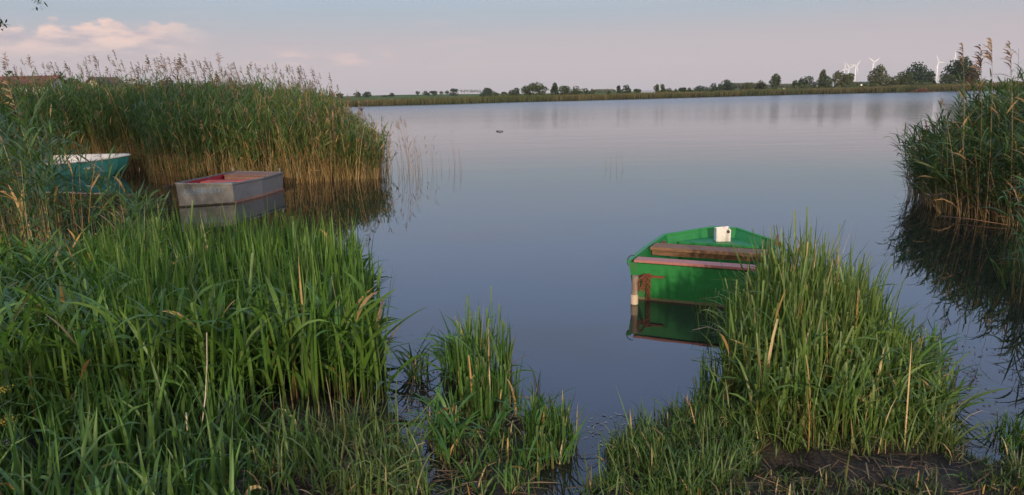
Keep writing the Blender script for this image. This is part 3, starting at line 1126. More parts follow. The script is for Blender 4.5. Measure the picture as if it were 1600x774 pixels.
def punt(bm, top, bot, th, floor_z):
    """open flat boat: outer shell, inner shell (material 1), rim"""
    c = Vector((sum(p[0] for p in top) / len(top), sum(p[1] for p in top) / len(top), 0))

    def ins(p, t, z=None):
        d = Vector((p[0], p[1], 0)) - c
        q = c + d * (1 - t / max(d.length, 0.01) * 1.25)
        return (q.x, q.y, p[2] if z is None else z)
    n = len(top)
    T = [bm.verts.new(p) for p in top]
    B = [bm.verts.new(p) for p in bot]
    TI = [bm.verts.new(ins(p, th)) for p in top]
    BI = [bm.verts.new(ins(p, th, floor_z)) for p in bot]
    for i in range(n):
        j = (i + 1) % n
        bm.faces.new((B[i], B[j], T[j], T[i]))
        f = bm.faces.new((TI[i], TI[j], BI[j], BI[i]))
        f.material_index = 1
        f = bm.faces.new((T[i], T[j], TI[j], TI[i]))
    bm.faces.new(B[::-1])
    f = bm.faces.new(BI)
    f.material_index = 2


def plank(name, x0, x1, y0, y1, z, th, m, parent, bev=0.004, rot=0.0):
    bm = bmesh.new()
    bmesh.ops.create_cube(bm, size=1, matrix=Matrix.Translation(((x0 + x1) / 2, (y0 + y1) / 2, z)) @ Matrix.Rotation(rot, 4, 'Z') @ Matrix.Diagonal((x1 - x0, y1 - y0, th, 1)))
    bmesh.ops.bevel(bm, geom=bm.edges[:], offset=bev, segments=2, affect='EDGES')
    return bmo(name, bm, m, parent)


M_GREEN = painted('green_paint', (0.02, 0.19, 0.047), (0.07, 0.13, 0.055), 0.6, 2.6, 0.5, stretch=(1.6, 1.6, 0.5))
M_GREEN_IN = painted('green_paint_inside', (0.012, 0.17, 0.045), (0.05, 0.06, 0.03), 0.4, 4.0, 0.5)
M_RUST = painted('rust', (0.17, 0.055, 0.028), (0.08, 0.035, 0.025), 0.6, 14.0, 0.85)
M_PLANK = wood_mat('weathered_plank', (0.11, 0.06, 0.035), (0.27, 0.16, 0.1), (1.5, 14, 14))
M_PINK = painted('faded_pink_paint', (0.36, 0.15, 0.13), (0.42, 0.34, 0.28), 0.5, 5.0, 0.65, stretch=(1, 6, 6))
M_SCUM = painted('waterline_scum', (0.16, 0.15, 0.08), (0.09, 0.07, 0.04), 0.6, 12.0, 0.8)

# ---- green boat: stern towards us, axis turned right
ga = math.atan2(-0.42, 0.91)
gb = empty('rowing_boat', (1.88, 7.47, 0), ga)
tag(gb, 'green flat bottomed boat with a pink stern board, moored by the shore grass', 'boat', 'boats moored among the reeds')
HW = 0.69
gtop = [(-HW, 0, .40), (HW, 0, .40), (HW + .02, .8, .39), (HW - .03, 1.55, .41), (.15, 2.05, .45), (-.15, 2.05, .45), (-HW + .03, 1.55, .41), (-HW - .02, .8, .39)]
gbot = [(-HW + .07, .03, -.1), (HW - .07, .03, -.1), (HW - .06, .8, -.1), (HW - .12, 1.45, -.1), (.12, 1.8, -.05), (-.12, 1.8, -.05), (-HW + .12, 1.45, -.1), (-HW + .06, .8, -.1)]
bm = bmesh.new()
punt(bm, gtop, gbot, 0.035, 0.02)
hull = bmo('hull', bm, [M_GREEN, M_GREEN_IN, M_GREEN_IN], gb)
bm = bmesh.new()
for i in range(8):
    p, q = gtop[i], gtop[(i + 1) % 8]
    if i == 0:
        continue
    rect_bar(bm, (p[0], p[1], p[2] + .012), (q[0], q[1], q[2] + .012), 0.05, 0.025)
bmo('gunwale', bm, M_GREEN, gb)
plank('stern_board', -HW + .06, HW - .06, -.02, .15, .425, .028, M_PINK, gb)
plank('bench', -HW + .05, HW - .05, .72, .98, .412, .042, M_PLANK, gb)
plank('bench_support', -HW + .06, HW - .06, .78, .82, .355, .06, M_PLANK, gb)
bm = bmesh.new()
k = [(-.48, 1.52), (.48, 1.52), (.13, 2.0), (-.13, 2.0)]
lo = [bm.verts.new((x, y, .325)) for x, y in k]
hi = [bm.verts.new((x, y, .355)) for x, y in k]
bm.faces.new(lo[::-1])
bm.faces.new(hi)
for j in range(4):
    bm.faces.new((lo[j], lo[(j + 1) % 4], hi[(j + 1) % 4], hi[j]))
bmo('bow_deck', bm, M_GREEN_IN, gb)
bm = bmesh.new()
rect_bar(bm, (-.46, 1.53, .2), (.46, 1.53, .2), .02, .24)
bmo('bow_locker_board', bm, M_GREEN_IN, gb)
plank('rust_plate', -HW + .075, -HW + .1, 1.12, 1.3, .365, .075, M_RUST, gb)
for (sx, sy) in ((1, 1.35),):
    bm = bmesh.new()
    bmesh.ops.create_cube(bm, size=1, matrix=Matrix.Translation((sx * (HW + .01), sy, .435)) @ Matrix.Diagonal((.06, .1, .03, 1)))
    bmesh.ops.create_cone(bm, cap_ends=True, segments=8, radius1=.012, radius2=.012, depth=.09, matrix=Matrix.Translation((sx * (HW + .01), sy - .035, .49)))
    bmesh.ops.create_cone(bm, cap_ends=True, segments=8, radius1=.012, radius2=.012, depth=.09, matrix=Matrix.Translation((sx * (HW + .01), sy + .035, .49)))
    bmo('oarlock', bm, M_RUST, gb)
# wire hook on the stern corner
S = Strips()
c0 = np.array([[0.05, 0.05, 0.06]])
S.tubes(np.array([[-HW - .005, .01, .36]]), np.array([PI]), np.array([1.2]), np.array([.17]), np.array([.005]), np.array([-2.3]), 8, c0, 1.0, sides=5)
S.build('wire_hook', [M_DRY], gb)
# waterline stripe of scum, standing proud of the stern
bm = bmesh.new()
rect_bar(bm, (-HW + .055, .008, .012), (HW - .055, .008, .012), .008, .03)
bmo('waterline_stripe', bm, M_SCUM, gb)
bm = bmesh.new()
rect_bar(bm, (-.6, -.012, .262), (-.3, -.012, .27), .02, .022)
bmo('iron_bar', bm, M_RUST, gb)

# white cut canister on the bow deck
M_PLAST = painted('white_plastic', (0.68, 0.65, 0.64), (0.45, 0.4, 0.36), 0.75, 9.0, 0.6)
cw = gb.matrix_basis @ Vector((0.02, 1.72, .357))
can = empty('plastic_canister', cw, ga + 0.4)
tag(can, 'white plastic canister with cut top standing on the bow of the green boat', 'canister')
bm = bmesh.new()
q = 0.088
prof = [(0.0, q * .96), (.006, q), (.06, q), (.065, q * 1.01), (.12, q)]
corners = [(-1, -1), (-.55, -1.06), (.55, -1.06), (1, -1), (1.06, -.5), (1.06, .5), (1, 1), (0, 1.06), (-1, 1), (-1.06, 0)]
rings = []
for (z, r_) in prof:
    rings.append([bm.verts.new((x * r_, y * r_ * .7, z)) for x, y in corners])
tz = [.17, .176, .16, .15, .135, .15, .172, .165, .16, .168]
rings.append([bm.verts.new((x * q, y * q * .7, t)) for (x, y), t in zip(corners, tz)])
rings.append([bm.verts.new((x * q * .93, y * q * .65, t)) for (x, y), t in zip(corners, tz)])
rings.append([bm.verts.new((x * q * .93, y * q * .65, .01)) for (x, y) in corners])
for a, b in zip(rings, rings[1:]):
    for j in range(10):
        bm.faces.new((a[j], a[(j + 1) % 10], b[(j + 1) % 10], b[j]))
bm.faces.new(rings[0][::-1])
bm.faces.new(rings[-1])
bmo('body', bm, M_PLAST, can)
bm = bmesh.new()
bmesh.ops.create_cone(bm, cap_ends=True, segments=12, radius1=.022, radius2=.02, depth=.012, matrix=Matrix.Translation((.055, -.066, .125)) @ Matrix.Rotation(PI / 2, 4, 'X'))
bmo('dark_spout_disc', bm, M_ROOFD, can)  # solid dark disc painting the shade inside a spout opening

# mooring post at the stern corner
pp = onz(991, 476)
M_POST = mat('pale_post')
_n = noise(M_POST, 5, 6, 0.7, stretch=(4, 4, 0.7))
out(M_POST, princ(M_POST, rampn(M_POST, _n, [(0.3, (0.12, 0.09, 0.07)), (0.55, (0.26, 0.2, 0.16)), (0.75, (0.45, 0.38, 0.32))]), 0.85, 0.2, bump=_n, bstr=0.5, bdist=0.006))
post = empty('mooring_post', (pp[0], pp[1], 0))
tag(post, 'pale weathered wooden post at the stern corner of the green boat', 'post')
bm = bmesh.new()
bmesh.ops.create_cone(bm, cap_ends=True, segments=16, radius1=.036, radius2=.034, depth=.72, matrix=Matrix.Translation((0, 0, -.05)) @ Matrix.Rotation(0.02, 4, 'Y'))
bmo('shaft', bm, M_POST, post, False)
bm = bmesh.new()
bmesh.ops.create_cone(bm, cap_ends=True, segments=16, radius1=.0395, radius2=.0385, depth=.1, matrix=Matrix.Translation((.001, 0, .06)))
bmo('paint_band', bm, painted('pale_band', (.55, .45, .34), (.4, .32, .24), .4, 8., .7), post)

# rusty chain from the post to the stern
chain = empty('chain', (pp[0], pp[1], 0))
tag(chain, 'rusty chain looped between the wooden post and the green stern', 'chain')
gi = gb.matrix_basis
bm = bmesh.new()


def torus(bm, mtx, Rr, r_, n=10, k=5):
    vs = []
    for i in range(n):
        a = 2 * PI * i / n
        row = []
        for j in range(k):
            b = 2 * PI * j / k
            row.append(bm.verts.new(mtx @ Vector(((Rr + r_ * math.cos(b)) * math.cos(a) * 1.45, (Rr + r_ * math.cos(b)) * math.sin(a), r_ * math.sin(b)))))
        vs.append(row)
    for i in range(n):
        for j in range(k):
            bm.faces.new((vs[i][j], vs[(i + 1) % n][j], vs[(i + 1) % n][(j + 1) % k], vs[i][(j + 1) % k]))


def chain_along(pts):
    pts = [Vector(p) for p in pts]
    step = 0.03
    acc, idx = [], 0
    tot = sum((b - a).length for a, b in zip(pts, pts[1:]))
    d = 0.0
    while d < tot:
        s_, q_ = d, 0
        while s_ > (pts[q_ + 1] - pts[q_]).length:
            s_ -= (pts[q_ + 1] - pts[q_]).length
            q_ += 1
        t_ = (pts[q_ + 1] - pts[q_]).normalized()
        c_ = pts[q_] + t_ * s_
        rotm = t_.to_track_quat('X', 'Z').to_matrix().to_4x4()
        torus(bm, Matrix.Translation(c_) @ rotm @ Matrix.Rotation(PI / 2 * (idx % 2) + 0.5, 4, 'X'), .0125, .0045)
        idx += 1
        d += step


o = Vector((pp[0], pp[1], 0))
e1 = gi @ Vector((-.42, -.03, .27)) - o
rim_ = gi @ Vector((-.5, -.03, .27)) - o
chain_along([(.04, -.02, .26), (.06, -.04, .29), rim_ + Vector((0, 0, .02)), e1 + Vector((0, 0, .01))])
chain_along([(.035, -.03, .24), (.05, -.05, .17), (.07, -.05, .2), rim_ + Vector((-.02, -.02, -.02)), (.09, -.04, .15), rim_])
chain_along([rim_ + Vector((.02, -.012, 0)), rim_ + Vector((.025, -.012, -.14)), rim_ + Vector((.02, -.012, -.3))])
chain_along([rim_ + Vector((.045, -.015, .01)), rim_ + Vector((.045, -.012, -.16)), rim_ + Vector((.035, -.01, -.3))])
bmo('links', bm, M_RUST, chain, True)

# ---- grey boat
M_DSCUM = painted('dark_scum', (0.035, 0.028, 0.018), (0.09, 0.06, 0.04), 0.5, 8.0, 0.8)
M_ALU = painted('grey_metal', (0.175, 0.178, 0.18), (0.13, 0.118, 0.1), 0.5, 2.2, 0.45, 0.2, stretch=(1, 1, 2.5))
M_RED = painted('red_paint', (0.34, 0.02, 0.03), (0.2, 0.05, 0.05), 0.4, 5.0, 0.5)
M_REDW = painted('worn_red_bench', (0.33, 0.06, 0.045), (0.3, 0.13, 0.1), 0.5, 5.0, 0.6)
M_FLOOR = painted('dark_boat_floor', (0.05, 0.03, 0.028), (0.1, 0.05, 0.04), 0.5, 4.0, 0.7)  # floor darker than the red inner sides
M_BRN = wood_mat('brown_deck', (0.16, 0.09, 0.07), (0.26, 0.16, 0.13), (8, 2, 8))
A, B, C_, D = [Vector(onz(*a)) for a in ((274, 288, .5), (363, 288.5, .42), (442, 270.5, .42), (368, 268.5, .42))]
gro = Vector((A.x, A.y, 0))
g2 = empty('rowing_boat', gro)
tag(g2, 'grey metal boat with red painted inside lying by the tall reeds', 'boat', 'boats moored among the reeds')


def shr(p, z, f):
    c_ = (A + B + C_ + D) / 4
    q = c_ + (p - c_) * f
    return Vector((q.x, q.y, z)) - gro


tp = [A - gro, B - gro, C_ - gro, D - gro]
mids = lambda a, b, o_: (a + b) / 2 + Vector(o_)
t8 = [tp[0], tp[1], mids(tp[1], tp[2], (.07, -.02, -.01)), tp[2], tp[3], mids(tp[2 + 1], tp[0], (-.05, 0, -.01))]
b8 = [Vector((p.x * 1, p.y, -.1)) for p in t8]
cc = sum((p for p in b8), Vector()) / 6
b8 = [cc + (p - cc) * f for p, f in zip(b8, (.97, .96, .96, .96, .94, .95))]
for p in b8:
    p.z = -.1
bm = bmesh.new()
punt(bm, [tuple(p) for p in t8], [tuple(p) for p in b8], .03, .03)
bmo('hull', bm, [M_ALU, M_RED, M_FLOOR], g2)
bm = bmesh.new()
for i in range(6):
    p, q = t8[i], t8[(i + 1) % 6]
    rect_bar(bm, p + Vector((0, 0, .01)), q + Vector((0, 0, .01)), .045, .03)
bmo('gunwale', bm, M_ALU, g2)


def strip4(name, f0, f1, z0, th, m, ins=.04):
    """board across the grey boat between fractions f0..f1 of its length"""
    L0, R0 = t8[0].lerp(t8[4], f0), t8[1].lerp(t8[3], f0)
    L1, R1 = t8[0].lerp(t8[4], f1), t8[1].lerp(t8[3], f1)
    bm = bmesh.new()
    ps = [L0.lerp(R0, ins), L0.lerp(R0, 1 - ins), L1.lerp(R1, 1 - ins), L1.lerp(R1, ins)]
    lo = [bm.verts.new((p.x, p.y, z0)) for p in ps]
    hi = [bm.verts.new((p.x, p.y, z0 + th)) for p in ps]
    bm.faces.new(lo[::-1])
    bm.faces.new(hi)
    for j in range(4):
        bm.faces.new((lo[j], lo[(j + 1) % 4], hi[(j + 1) % 4], hi[j]))
    return bmo(name, bm, m, g2)


strip4('bench', .33, .46, .385, .03, M_REDW)
strip4('stern_deck', .74, .985, .41, .02, M_BRN, .03)
strip4('stern_locker_board', .735, .75, .1, .3, M_BRN, .05)
strip4('bow_deck', .015, .12, .435, .02, M_ALU, .03)
bm = bmesh.new()
for i in (1, 2):
    p, q = b8[i].lerp(t8[i], .24), b8[i + 1].lerp(t8[i + 1], .24)
    out_ = Vector((.012, -.006, 0))
    rect_bar(bm, Vector((p.x, p.y, .03)) + out_, Vector((q.x, q.y, .03)) + out_, .012, .05)
bmo('rubbing_strip', bm, M_BRN, g2)
bm = bmesh.new()
p, q = b8[0].lerp(t8[0], .2), b8[1].lerp(t8[1], .2)
fo_ = Vector((.006, -.014, 0))
rect_bar(bm, Vector((p.x, p.y, .012)) + fo_, Vector((q.x, q.y, .012)) + fo_, .008, .035)
bmo('waterline_stripe', bm, M_DSCUM, g2)
for i_, f_ in ((3, .04), (4, .04)):
    p = t8[i_]
    bm = bmesh.new()
    bmesh.ops.create_cone(bm, cap_ends=True, segments=8, radius1=.02, radius2=.016, depth=.12, matrix=Matrix.Translation((p.x * .97, p.y - .1, p.z + .07)))
    bmo('cleat', bm, M_ALU, g2)
# faded registration letters on the bow face
M_LET = painted('faded_blue_letters', (0.15, 0.26, 0.4), (0.15, 0.165, 0.18), 0.3, 18.0, 0.5)
fc = bpy.data.curves.new('registration', 'FONT')
fc.body = 'CSLEN-5171'
fc.size, fc.extrude, fc.space_character = .17, .001, 1.02
fo = bpy.data.objects.new('registration', fc)
COL.objects.link(fo)
bpy.context.view_layer.update()
me = bpy.data.meshes.new_from_object(fo.evaluated_get(bpy.context.evaluated_depsgraph_get()))
bpy.data.objects.remove(fo)
me.materials.clear()
me.materials.append(M_LET)
lt = link('registration_letters', me, g2)
pa, pb_ = t8[0].lerp(b8[0], .38), t8[1].lerp(b8[1], .38)
dx = (pb_ - pa)
xx = Vector((dx.x, dx.y, 0)).normalized()
uu = (t8[0] - b8[0]).normalized()
nn = xx.cross(uu).normalized()
uu = nn.cross(xx)
wid = max(v.co.x for v in me.vertices)
sc = 0.78 / wid
lt.matrix_local = Matrix.Translation(pa.lerp(pb_, .12) + nn * .006 + Vector((0, 0, -.005))) @ Matrix((xx, uu, nn)).transposed().to_4x4() @ Matrix.Diagonal((sc, 1, 1, 1))

# dark post beside the grey boat
M_DPOST = wood_mat('dark_post', (0.02, 0.016, 0.013), (0.06, 0.05, 0.04), (6, 6, 1))
q0 = onz(267, 327)
dp = empty('mooring_post', (q0[0], q0[1], 0))
tag(dp, 'dark thin wooden post at the bow corner of the grey boat', 'post')
bm = bmesh.new()
bmesh.ops.create_cone(bm, cap_ends=True, segments=12, radius1=.055, radius2=.05, depth=.9, matrix=Matrix.Translation((0, 0, .03)))
bmo('shaft', bm, M_DPOST, dp, False)
bm = bmesh.new()
rect_bar(bm, (-.12, -.02, .49), (.1, .03, .47), .03, .025)
bmo('crosspiece', bm, M_DPOST, dp)

# ---- teal boat
M_TEAL = painted('teal_paint', (0.07, 0.38, 0.44), (0.16, 0.42, 0.46), 0.4, 4.0, 0.4)
M_WIN = painted('white_liner', (0.78, 0.76, 0.75), (0.6, 0.57, 0.55), 0.3, 5.0, 0.5)
tb_a = Vector((-11.8, 23.2, 0))
tb = empty('rowing_boat', tb_a, R(175))
tb.rotation_euler = (R(-7), 0, R(175))
tag(tb, 'teal lapped boat with white inside half hidden behind reeds', 'boat', 'boats moored among the reeds')
# local x runs from bow (0) to stern (3.1)
nst, nsec = 14, 9
outer, inner = [], []
for i in range(nst):
    u_ = i / (nst - 1)
    bw = 0.66 * min(1.0, (u_ / .55) ** .6 if u_ > 0 else 0) * (1 - .1 * max(0, u_ - .6))
    sheer = .62 - .26 * u_ + .14 * u_ * u_
    row_o, row_i = [], []
    for j in range(nsec * 2 + 1):
        s_ = (j - nsec) / nsec
        a_ = abs(s_)
        wv = bw * (a_ ** .55)
        lap = .016 * ((a_ * 4) % 1.0) if 0 < a_ < 1 else .012
        z = -.1 + (sheer + .1) * (a_ ** 2.3) + (0.1 * (1 - u_) ** 6 * (1 - a_))
        xs_ = 3.1 * u_ + .75 * (1 - u_) ** 3 * (1 - a_)
        row_o.append((xs_, math.copysign(max(wv + lap - .012, 0.008), s_) if s_ else 0.0, z))
        row_i.append((xs_ + .03 * (1 - u_), math.copysign(max(wv - .035, 0), s_) if s_ else 0.0, max(z + .02, .03) if a_ < .97 else z))
    outer.append(row_o)
    inner.append(row_i)
bm = bmesh.new()
VO = [[bm.verts.new(p) for p in r_] for r_ in outer]
VI = [[bm.verts.new(p) for p in r_] for r_ in inner]
for i in range(nst - 1):
    for j in range(nsec * 2):
        bm.faces.new((VO[i][j], VO[i + 1][j], VO[i + 1][j + 1], VO[i][j + 1]))
        f = bm.faces.new((VI[i][j], VI[i][j + 1], VI[i + 1][j + 1], VI[i + 1][j]))
        f.material_index = 1
for i in range(nst - 1):
    for j in (0, nsec * 2):
        f = bm.faces.new((VO[i][j], VO[i + 1][j], VI[i + 1][j], VI[i][j]))
        f.material_index = 1
bm.faces.new(VO[-1])
f = bm.faces.new(VI[-1][::-1])
f.material_index = 1
bmesh.ops.recalc_face_normals(bm, faces=bm.faces)
bmo('hull', bm, [M_TEAL, M_WIN], tb)
bm = bmesh.new()
for j in (0, nsec * 2):
    for i in range(nst - 1):
        p, q = Vector(outer[i][j]), Vector(outer[i + 1][j])
        if (q - p).length > .02:
            rect_bar(bm, p + Vector((0, 0, .012)), q + Vector((0, 0, .012)), .07, .03)
bmo('gunwale', bm, M_WIN, tb)
for xx_, zz in ((1.1, .33), (2.2, .3)):
    bm = bmesh.new()
    bmesh.ops.create_cube(bm, size=1, matrix=Matrix.Translation((xx_, 0, zz)) @ Matrix.Diagonal((.24, 1.12, .03, 1)))
    bmo('bench', bm, M_WIN, tb)

# ================================================================== PLANTS
def wpoly(*pts):
    return [onz(*p)[:2] for p in pts]


# ---- main reed bed across the water on the left
def main_bed():
    poly = [(-3.55, 20.4), (-5.9, 19.5), (-8.2, 19.3), (-10.2, 20.8), (-10.9, 23.9), (-13.5, 24.6), (-17, 22.5), (-24, 20), (-32, 22), (-32, 36), (-9, 36), (-5.6, 29), (-4.2, 23.5)]

    def dens(x, y):
        sd = sdist(x, y, poly)
        return np.clip(0.35 + 0.65 * np.exp(-sd / 1.8), 0, 1) * np.where(y > 29, 0.4, 1) * (0.55 + 0.6 * fbm(x * 0.8, y * 0.8, 91)) * smooth01(x, -34, -18).clip(.35, 1)
    S = Strips()
    n = 12500
    p = scatter(poly, n, dens)
    x, y = p.T
    sd = sdist(x, y, poly)
    h = (2.3 + 0.62 * smooth01(-x, 4.5, 13)) * (0.86 + 0.22 * fbm(x * 0.5, y * 0.5, 95)) * rng.normal(1, 0.07, n) + 0.35 * (smooth01(sd, 0, 2.5) - 0.7)
    h *= 0.58 + 0.42 * smooth01(-x - 0.18 * (y - 20), 3.5, 5.4) + rng.normal(0, 0.05, n)
    lean = np.abs(rng.normal(0.03, 0.06, n)) + 0.2 * np.exp(-sd / 0.4) * rng.random(n)
    # sunlit gold put into the right flank's colours, plus more of last year's stalks
    sun_gold = smooth01(x, -9.6, -4.8) * (0.6 + 0.6 * fbm(x * 0.6, y * 0.6, 97))
    for sel, greens, dead in ((rng.random(n) >= sun_gold, (G_MID, (0.065, 0.13, 0.032), (0.05, 0.105, 0.03)), 0.13), (None, (G_MID, G_YEL, (0.15, 0.16, 0.05)), 0.4)):
        if sel is None:
            sel = ~last
        last = sel
        reeds(S, p[sel], -0.15, h[sel], rng.normal(PI * 0.9, 1.2, sel.sum()), lean[sel], greens, nleaf=9, dead=dead, leafL=0.36, leafW=0.025, stalk=0.0062, plume=0.3, t0=0.32, deadz=0.42, spread=(8, 40), dr=(0.1, 1.1))
    # last year's tall stalks with plumes above the green
    q = scatter(poly, 430, lambda a, b: np.where(b > 29, 0.5, 1) * smooth01(a, -34, -18).clip(.4, 1))
    hq = (0.72 + 0.28 * smooth01(-q[:, 0] - 0.18 * (q[:, 1] - 20), 3.5, 5.4)) * (2.75 + 0.6 * smooth01(-q[:, 0], 4.5, 13)) * rng.uniform(0.92, 1.2, len(q))
    wq = rng.normal(PI * 0.95, 0.5, len(q))
    lq = np.abs(rng.normal(0.06, 0.06, len(q)))
    cq = pal(len(q), (0.2, 0.14, 0.08), (0.28, 0.2, 0.11))
    bq = np.column_stack([q, np.full(len(q), -0.15)])
    S.tubes(bq, wq, PI / 2 - lq, hq, np.full(len(q), 0.0055), np.full(len(q), 0.12), 5, cq, 0.4, mi=1)
    Pq, Tq = Strips.path(bq, wq, PI / 2 - lq, hq, np.full(len(q), 0.12), np.linspace(0, 1, 6))
    plumes(S, Pq[:, 5], Tq[:, 5], rng.uniform(0.22, 0.36, len(q)), wq, n=14, cols=((0.12, 0.085, 0.06), (0.09, 0.065, 0.05), (0.18, 0.12, 0.08)))
    # loose shorter young shoots along the water edge
    q = scatter(poly, 2600, lambda a, b: np.exp(-np.abs(sdist(a, b, poly)) / 0.5) * (b < 26))
    reeds(S, q, -0.15, rng.uniform(0.5, 1.5, len(q)), rng.normal(-PI / 2, 1.2, len(q)), np.abs(rng.normal(0.1, 0.16, len(q))), (G_MID, G_YEL), nleaf=4, dead=0.72, leafL=0.35, leafW=0.022,
          stalk=0.006, plume=0.0, t0=0.35)
    q = scatter([(-3.3, 20.3), (-3.9, 19.6), (-4.9, 20.6), (-4.0, 24)], 130)
    reeds(S, q, -0.15, rng.uniform(0.6, 1.9, len(q)), rng.normal(0.2, 1.2, len(q)), np.abs(rng.normal(0.08, 0.1, len(q))), (G_MID, G_YEL), nleaf=6, dead=0.5, leafL=0.33, leafW=0.024, stalk=0.006, plume=0.3, t0=0.45)
    tag(S.build('reed_bed', [M_PLANT, M_DRY, M_DRY]), 'tall reed bed behind the grey boat, golden stalks at the waterline', 'reeds', kind='stuff')


main_bed()


# ---- nearer, darker reeds on the left in front of the teal boat
def near_belt():
    poly = [(-4.7, 9.0), (-5.0, 10.6), (-6.2, 12.0), (-8.2, 13.6), (-15, 15.5), (-15, 8.2), (-6, 8.2)]

    def dens(x, y):
        px = pxof(x, y, 0.4 + x * 0)
        gap = np.exp(-((px - 150) / 62.0) ** 2)
        return (0.4 + 0.7 * fbm(x * 0.9, y * 0.9, 101)) * (1 - 0.86 * gap)
    S = Strips()
    n = 1350
    p = scatter(poly, n, dens)
    px = pxof(p[:, 0], p[:, 1], np.full(n, 1.5))
    h = np.interp(px, [-200, 0, 60, 120, 160, 200, 260, 300], [2.35, 2.2, 1.95, 1.8, 1.35, 0.95, 0.85, 0.8]) * rng.normal(1, 0.1, n)
    reeds(S, p, -0.1, h, rng.normal(PI * 0.5, 2, n), np.abs(rng.normal(0.04, 0.07, n)), (G_MID, (0.06, 0.12, 0.035), (0.07, 0.12, 0.045)), nleaf=9, dead=0.22, leafL=0.42, leafW=0.024, stalk=0.005,
          plume=0.12, t0=0.2, leafseg=4, seg=4, deadz=0.3)
    tag(S.build('reed_bed', [M_PLANT, M_DRY, M_DRY]), 'dark green reeds at the left edge, standing before the teal boat', 'reeds', kind='stuff')


near_belt()


# ---- right reed bed
def right_bed():
    poly = [(7.5, 12.9), (7.75, 12.0), (7.95, 11.0), (8.3, 10.0), (9.5, 9.3), (13, 10), (15, 15), (11, 17.5), (8.2, 15.2)]
    S = Strips()
    n = 2600
    p = scatter(poly, n, lambda x, y: np.clip(0.45 + 0.6 * np.exp(-sdist(x, y, poly) / 0.7), 0, 1))
    sd = sdist(p[:, 0], p[:, 1], poly)
    h = (1.3 + 0.9 * smooth01(sd, 0, 1.3)) * rng.normal(1, 0.1, n)
    edge = np.exp(-sd / 0.5)
    laz = np.where(rng.random(n) < 0.3 + 0.6 * edge, PI + rng.normal(0.25, 0.5, n), rng.uniform(0, 6.28, n))
    lean = np.abs(rng.normal(0.05, 0.06, n)) + edge * rng.uniform(0, 0.17, n)
    reeds(S, p, -0.12, h, laz, lean, (G_MID, (0.07, 0.125, 0.04), (0.09, 0.13, 0.05)), nleaf=10, dead=0.2, leafL=0.42, leafW=0.026, stalk=0.005, plume=0.08, t0=0.22, leafseg=4, seg=4, wind=PI * 0.95, deadz=0.35)
    q = scatter(poly, 500, lambda a, b: np.exp(-np.abs(sdist(a, b, poly)) / 0.3) * (a < 9.0))
    reeds(S, q, -0.12, rng.uniform(0.4, 1.2, len(q)), rng.normal(PI, 0.9, len(q)), np.abs(rng.normal(0.1, 0.2, len(q))), (G_DARK, G_MID), nleaf=4, dead=0.6, leafL=0.4, leafW=0.02, stalk=0.0045, plume=0)
    tag(S.build('reed_bed', [M_PLANT, M_DRY, M_DRY]), 'dense dark reed bed at the right edge, leaves leaning over the water', 'reeds', kind='stuff')
    # lower fresh growth nearer on the right margin
    S = Strips()
    pol2 = [(5.05, 7.0), (5.45, 8.0), (6.1, 8.9), (7.5, 9.2), (8, 8), (6.5, 5.8), (4.6, 5.2), (4.55, 5.7)]
    n = 900
    p = scatter(pol2, n)
    blades(S, p, -0.05, rng.uniform(0.3, 0.85, n), 0.016, (G_MID, G_DARK, (0.06, 0.11, 0.035)), 0.2, 0.5)
    q = scatter(pol2, 160)
    reeds(S, q, -0.05, rng.uniform(0.6, 1.3, len(q)), rng.normal(PI, 1, len(q)), np.abs(rng.normal(0.1, 0.1, len(q))), (G_DARK, G_MID), nleaf=8, dead=0.15, leafL=0.4, leafW=0.022, plume=0, leafseg=4)
    tag(S.build('sedge_clump', [M_PLANT, M_DRY, M_DRY]), 'low fresh green sedge on the right margin below the dark reeds', 'plant')


right_bed()


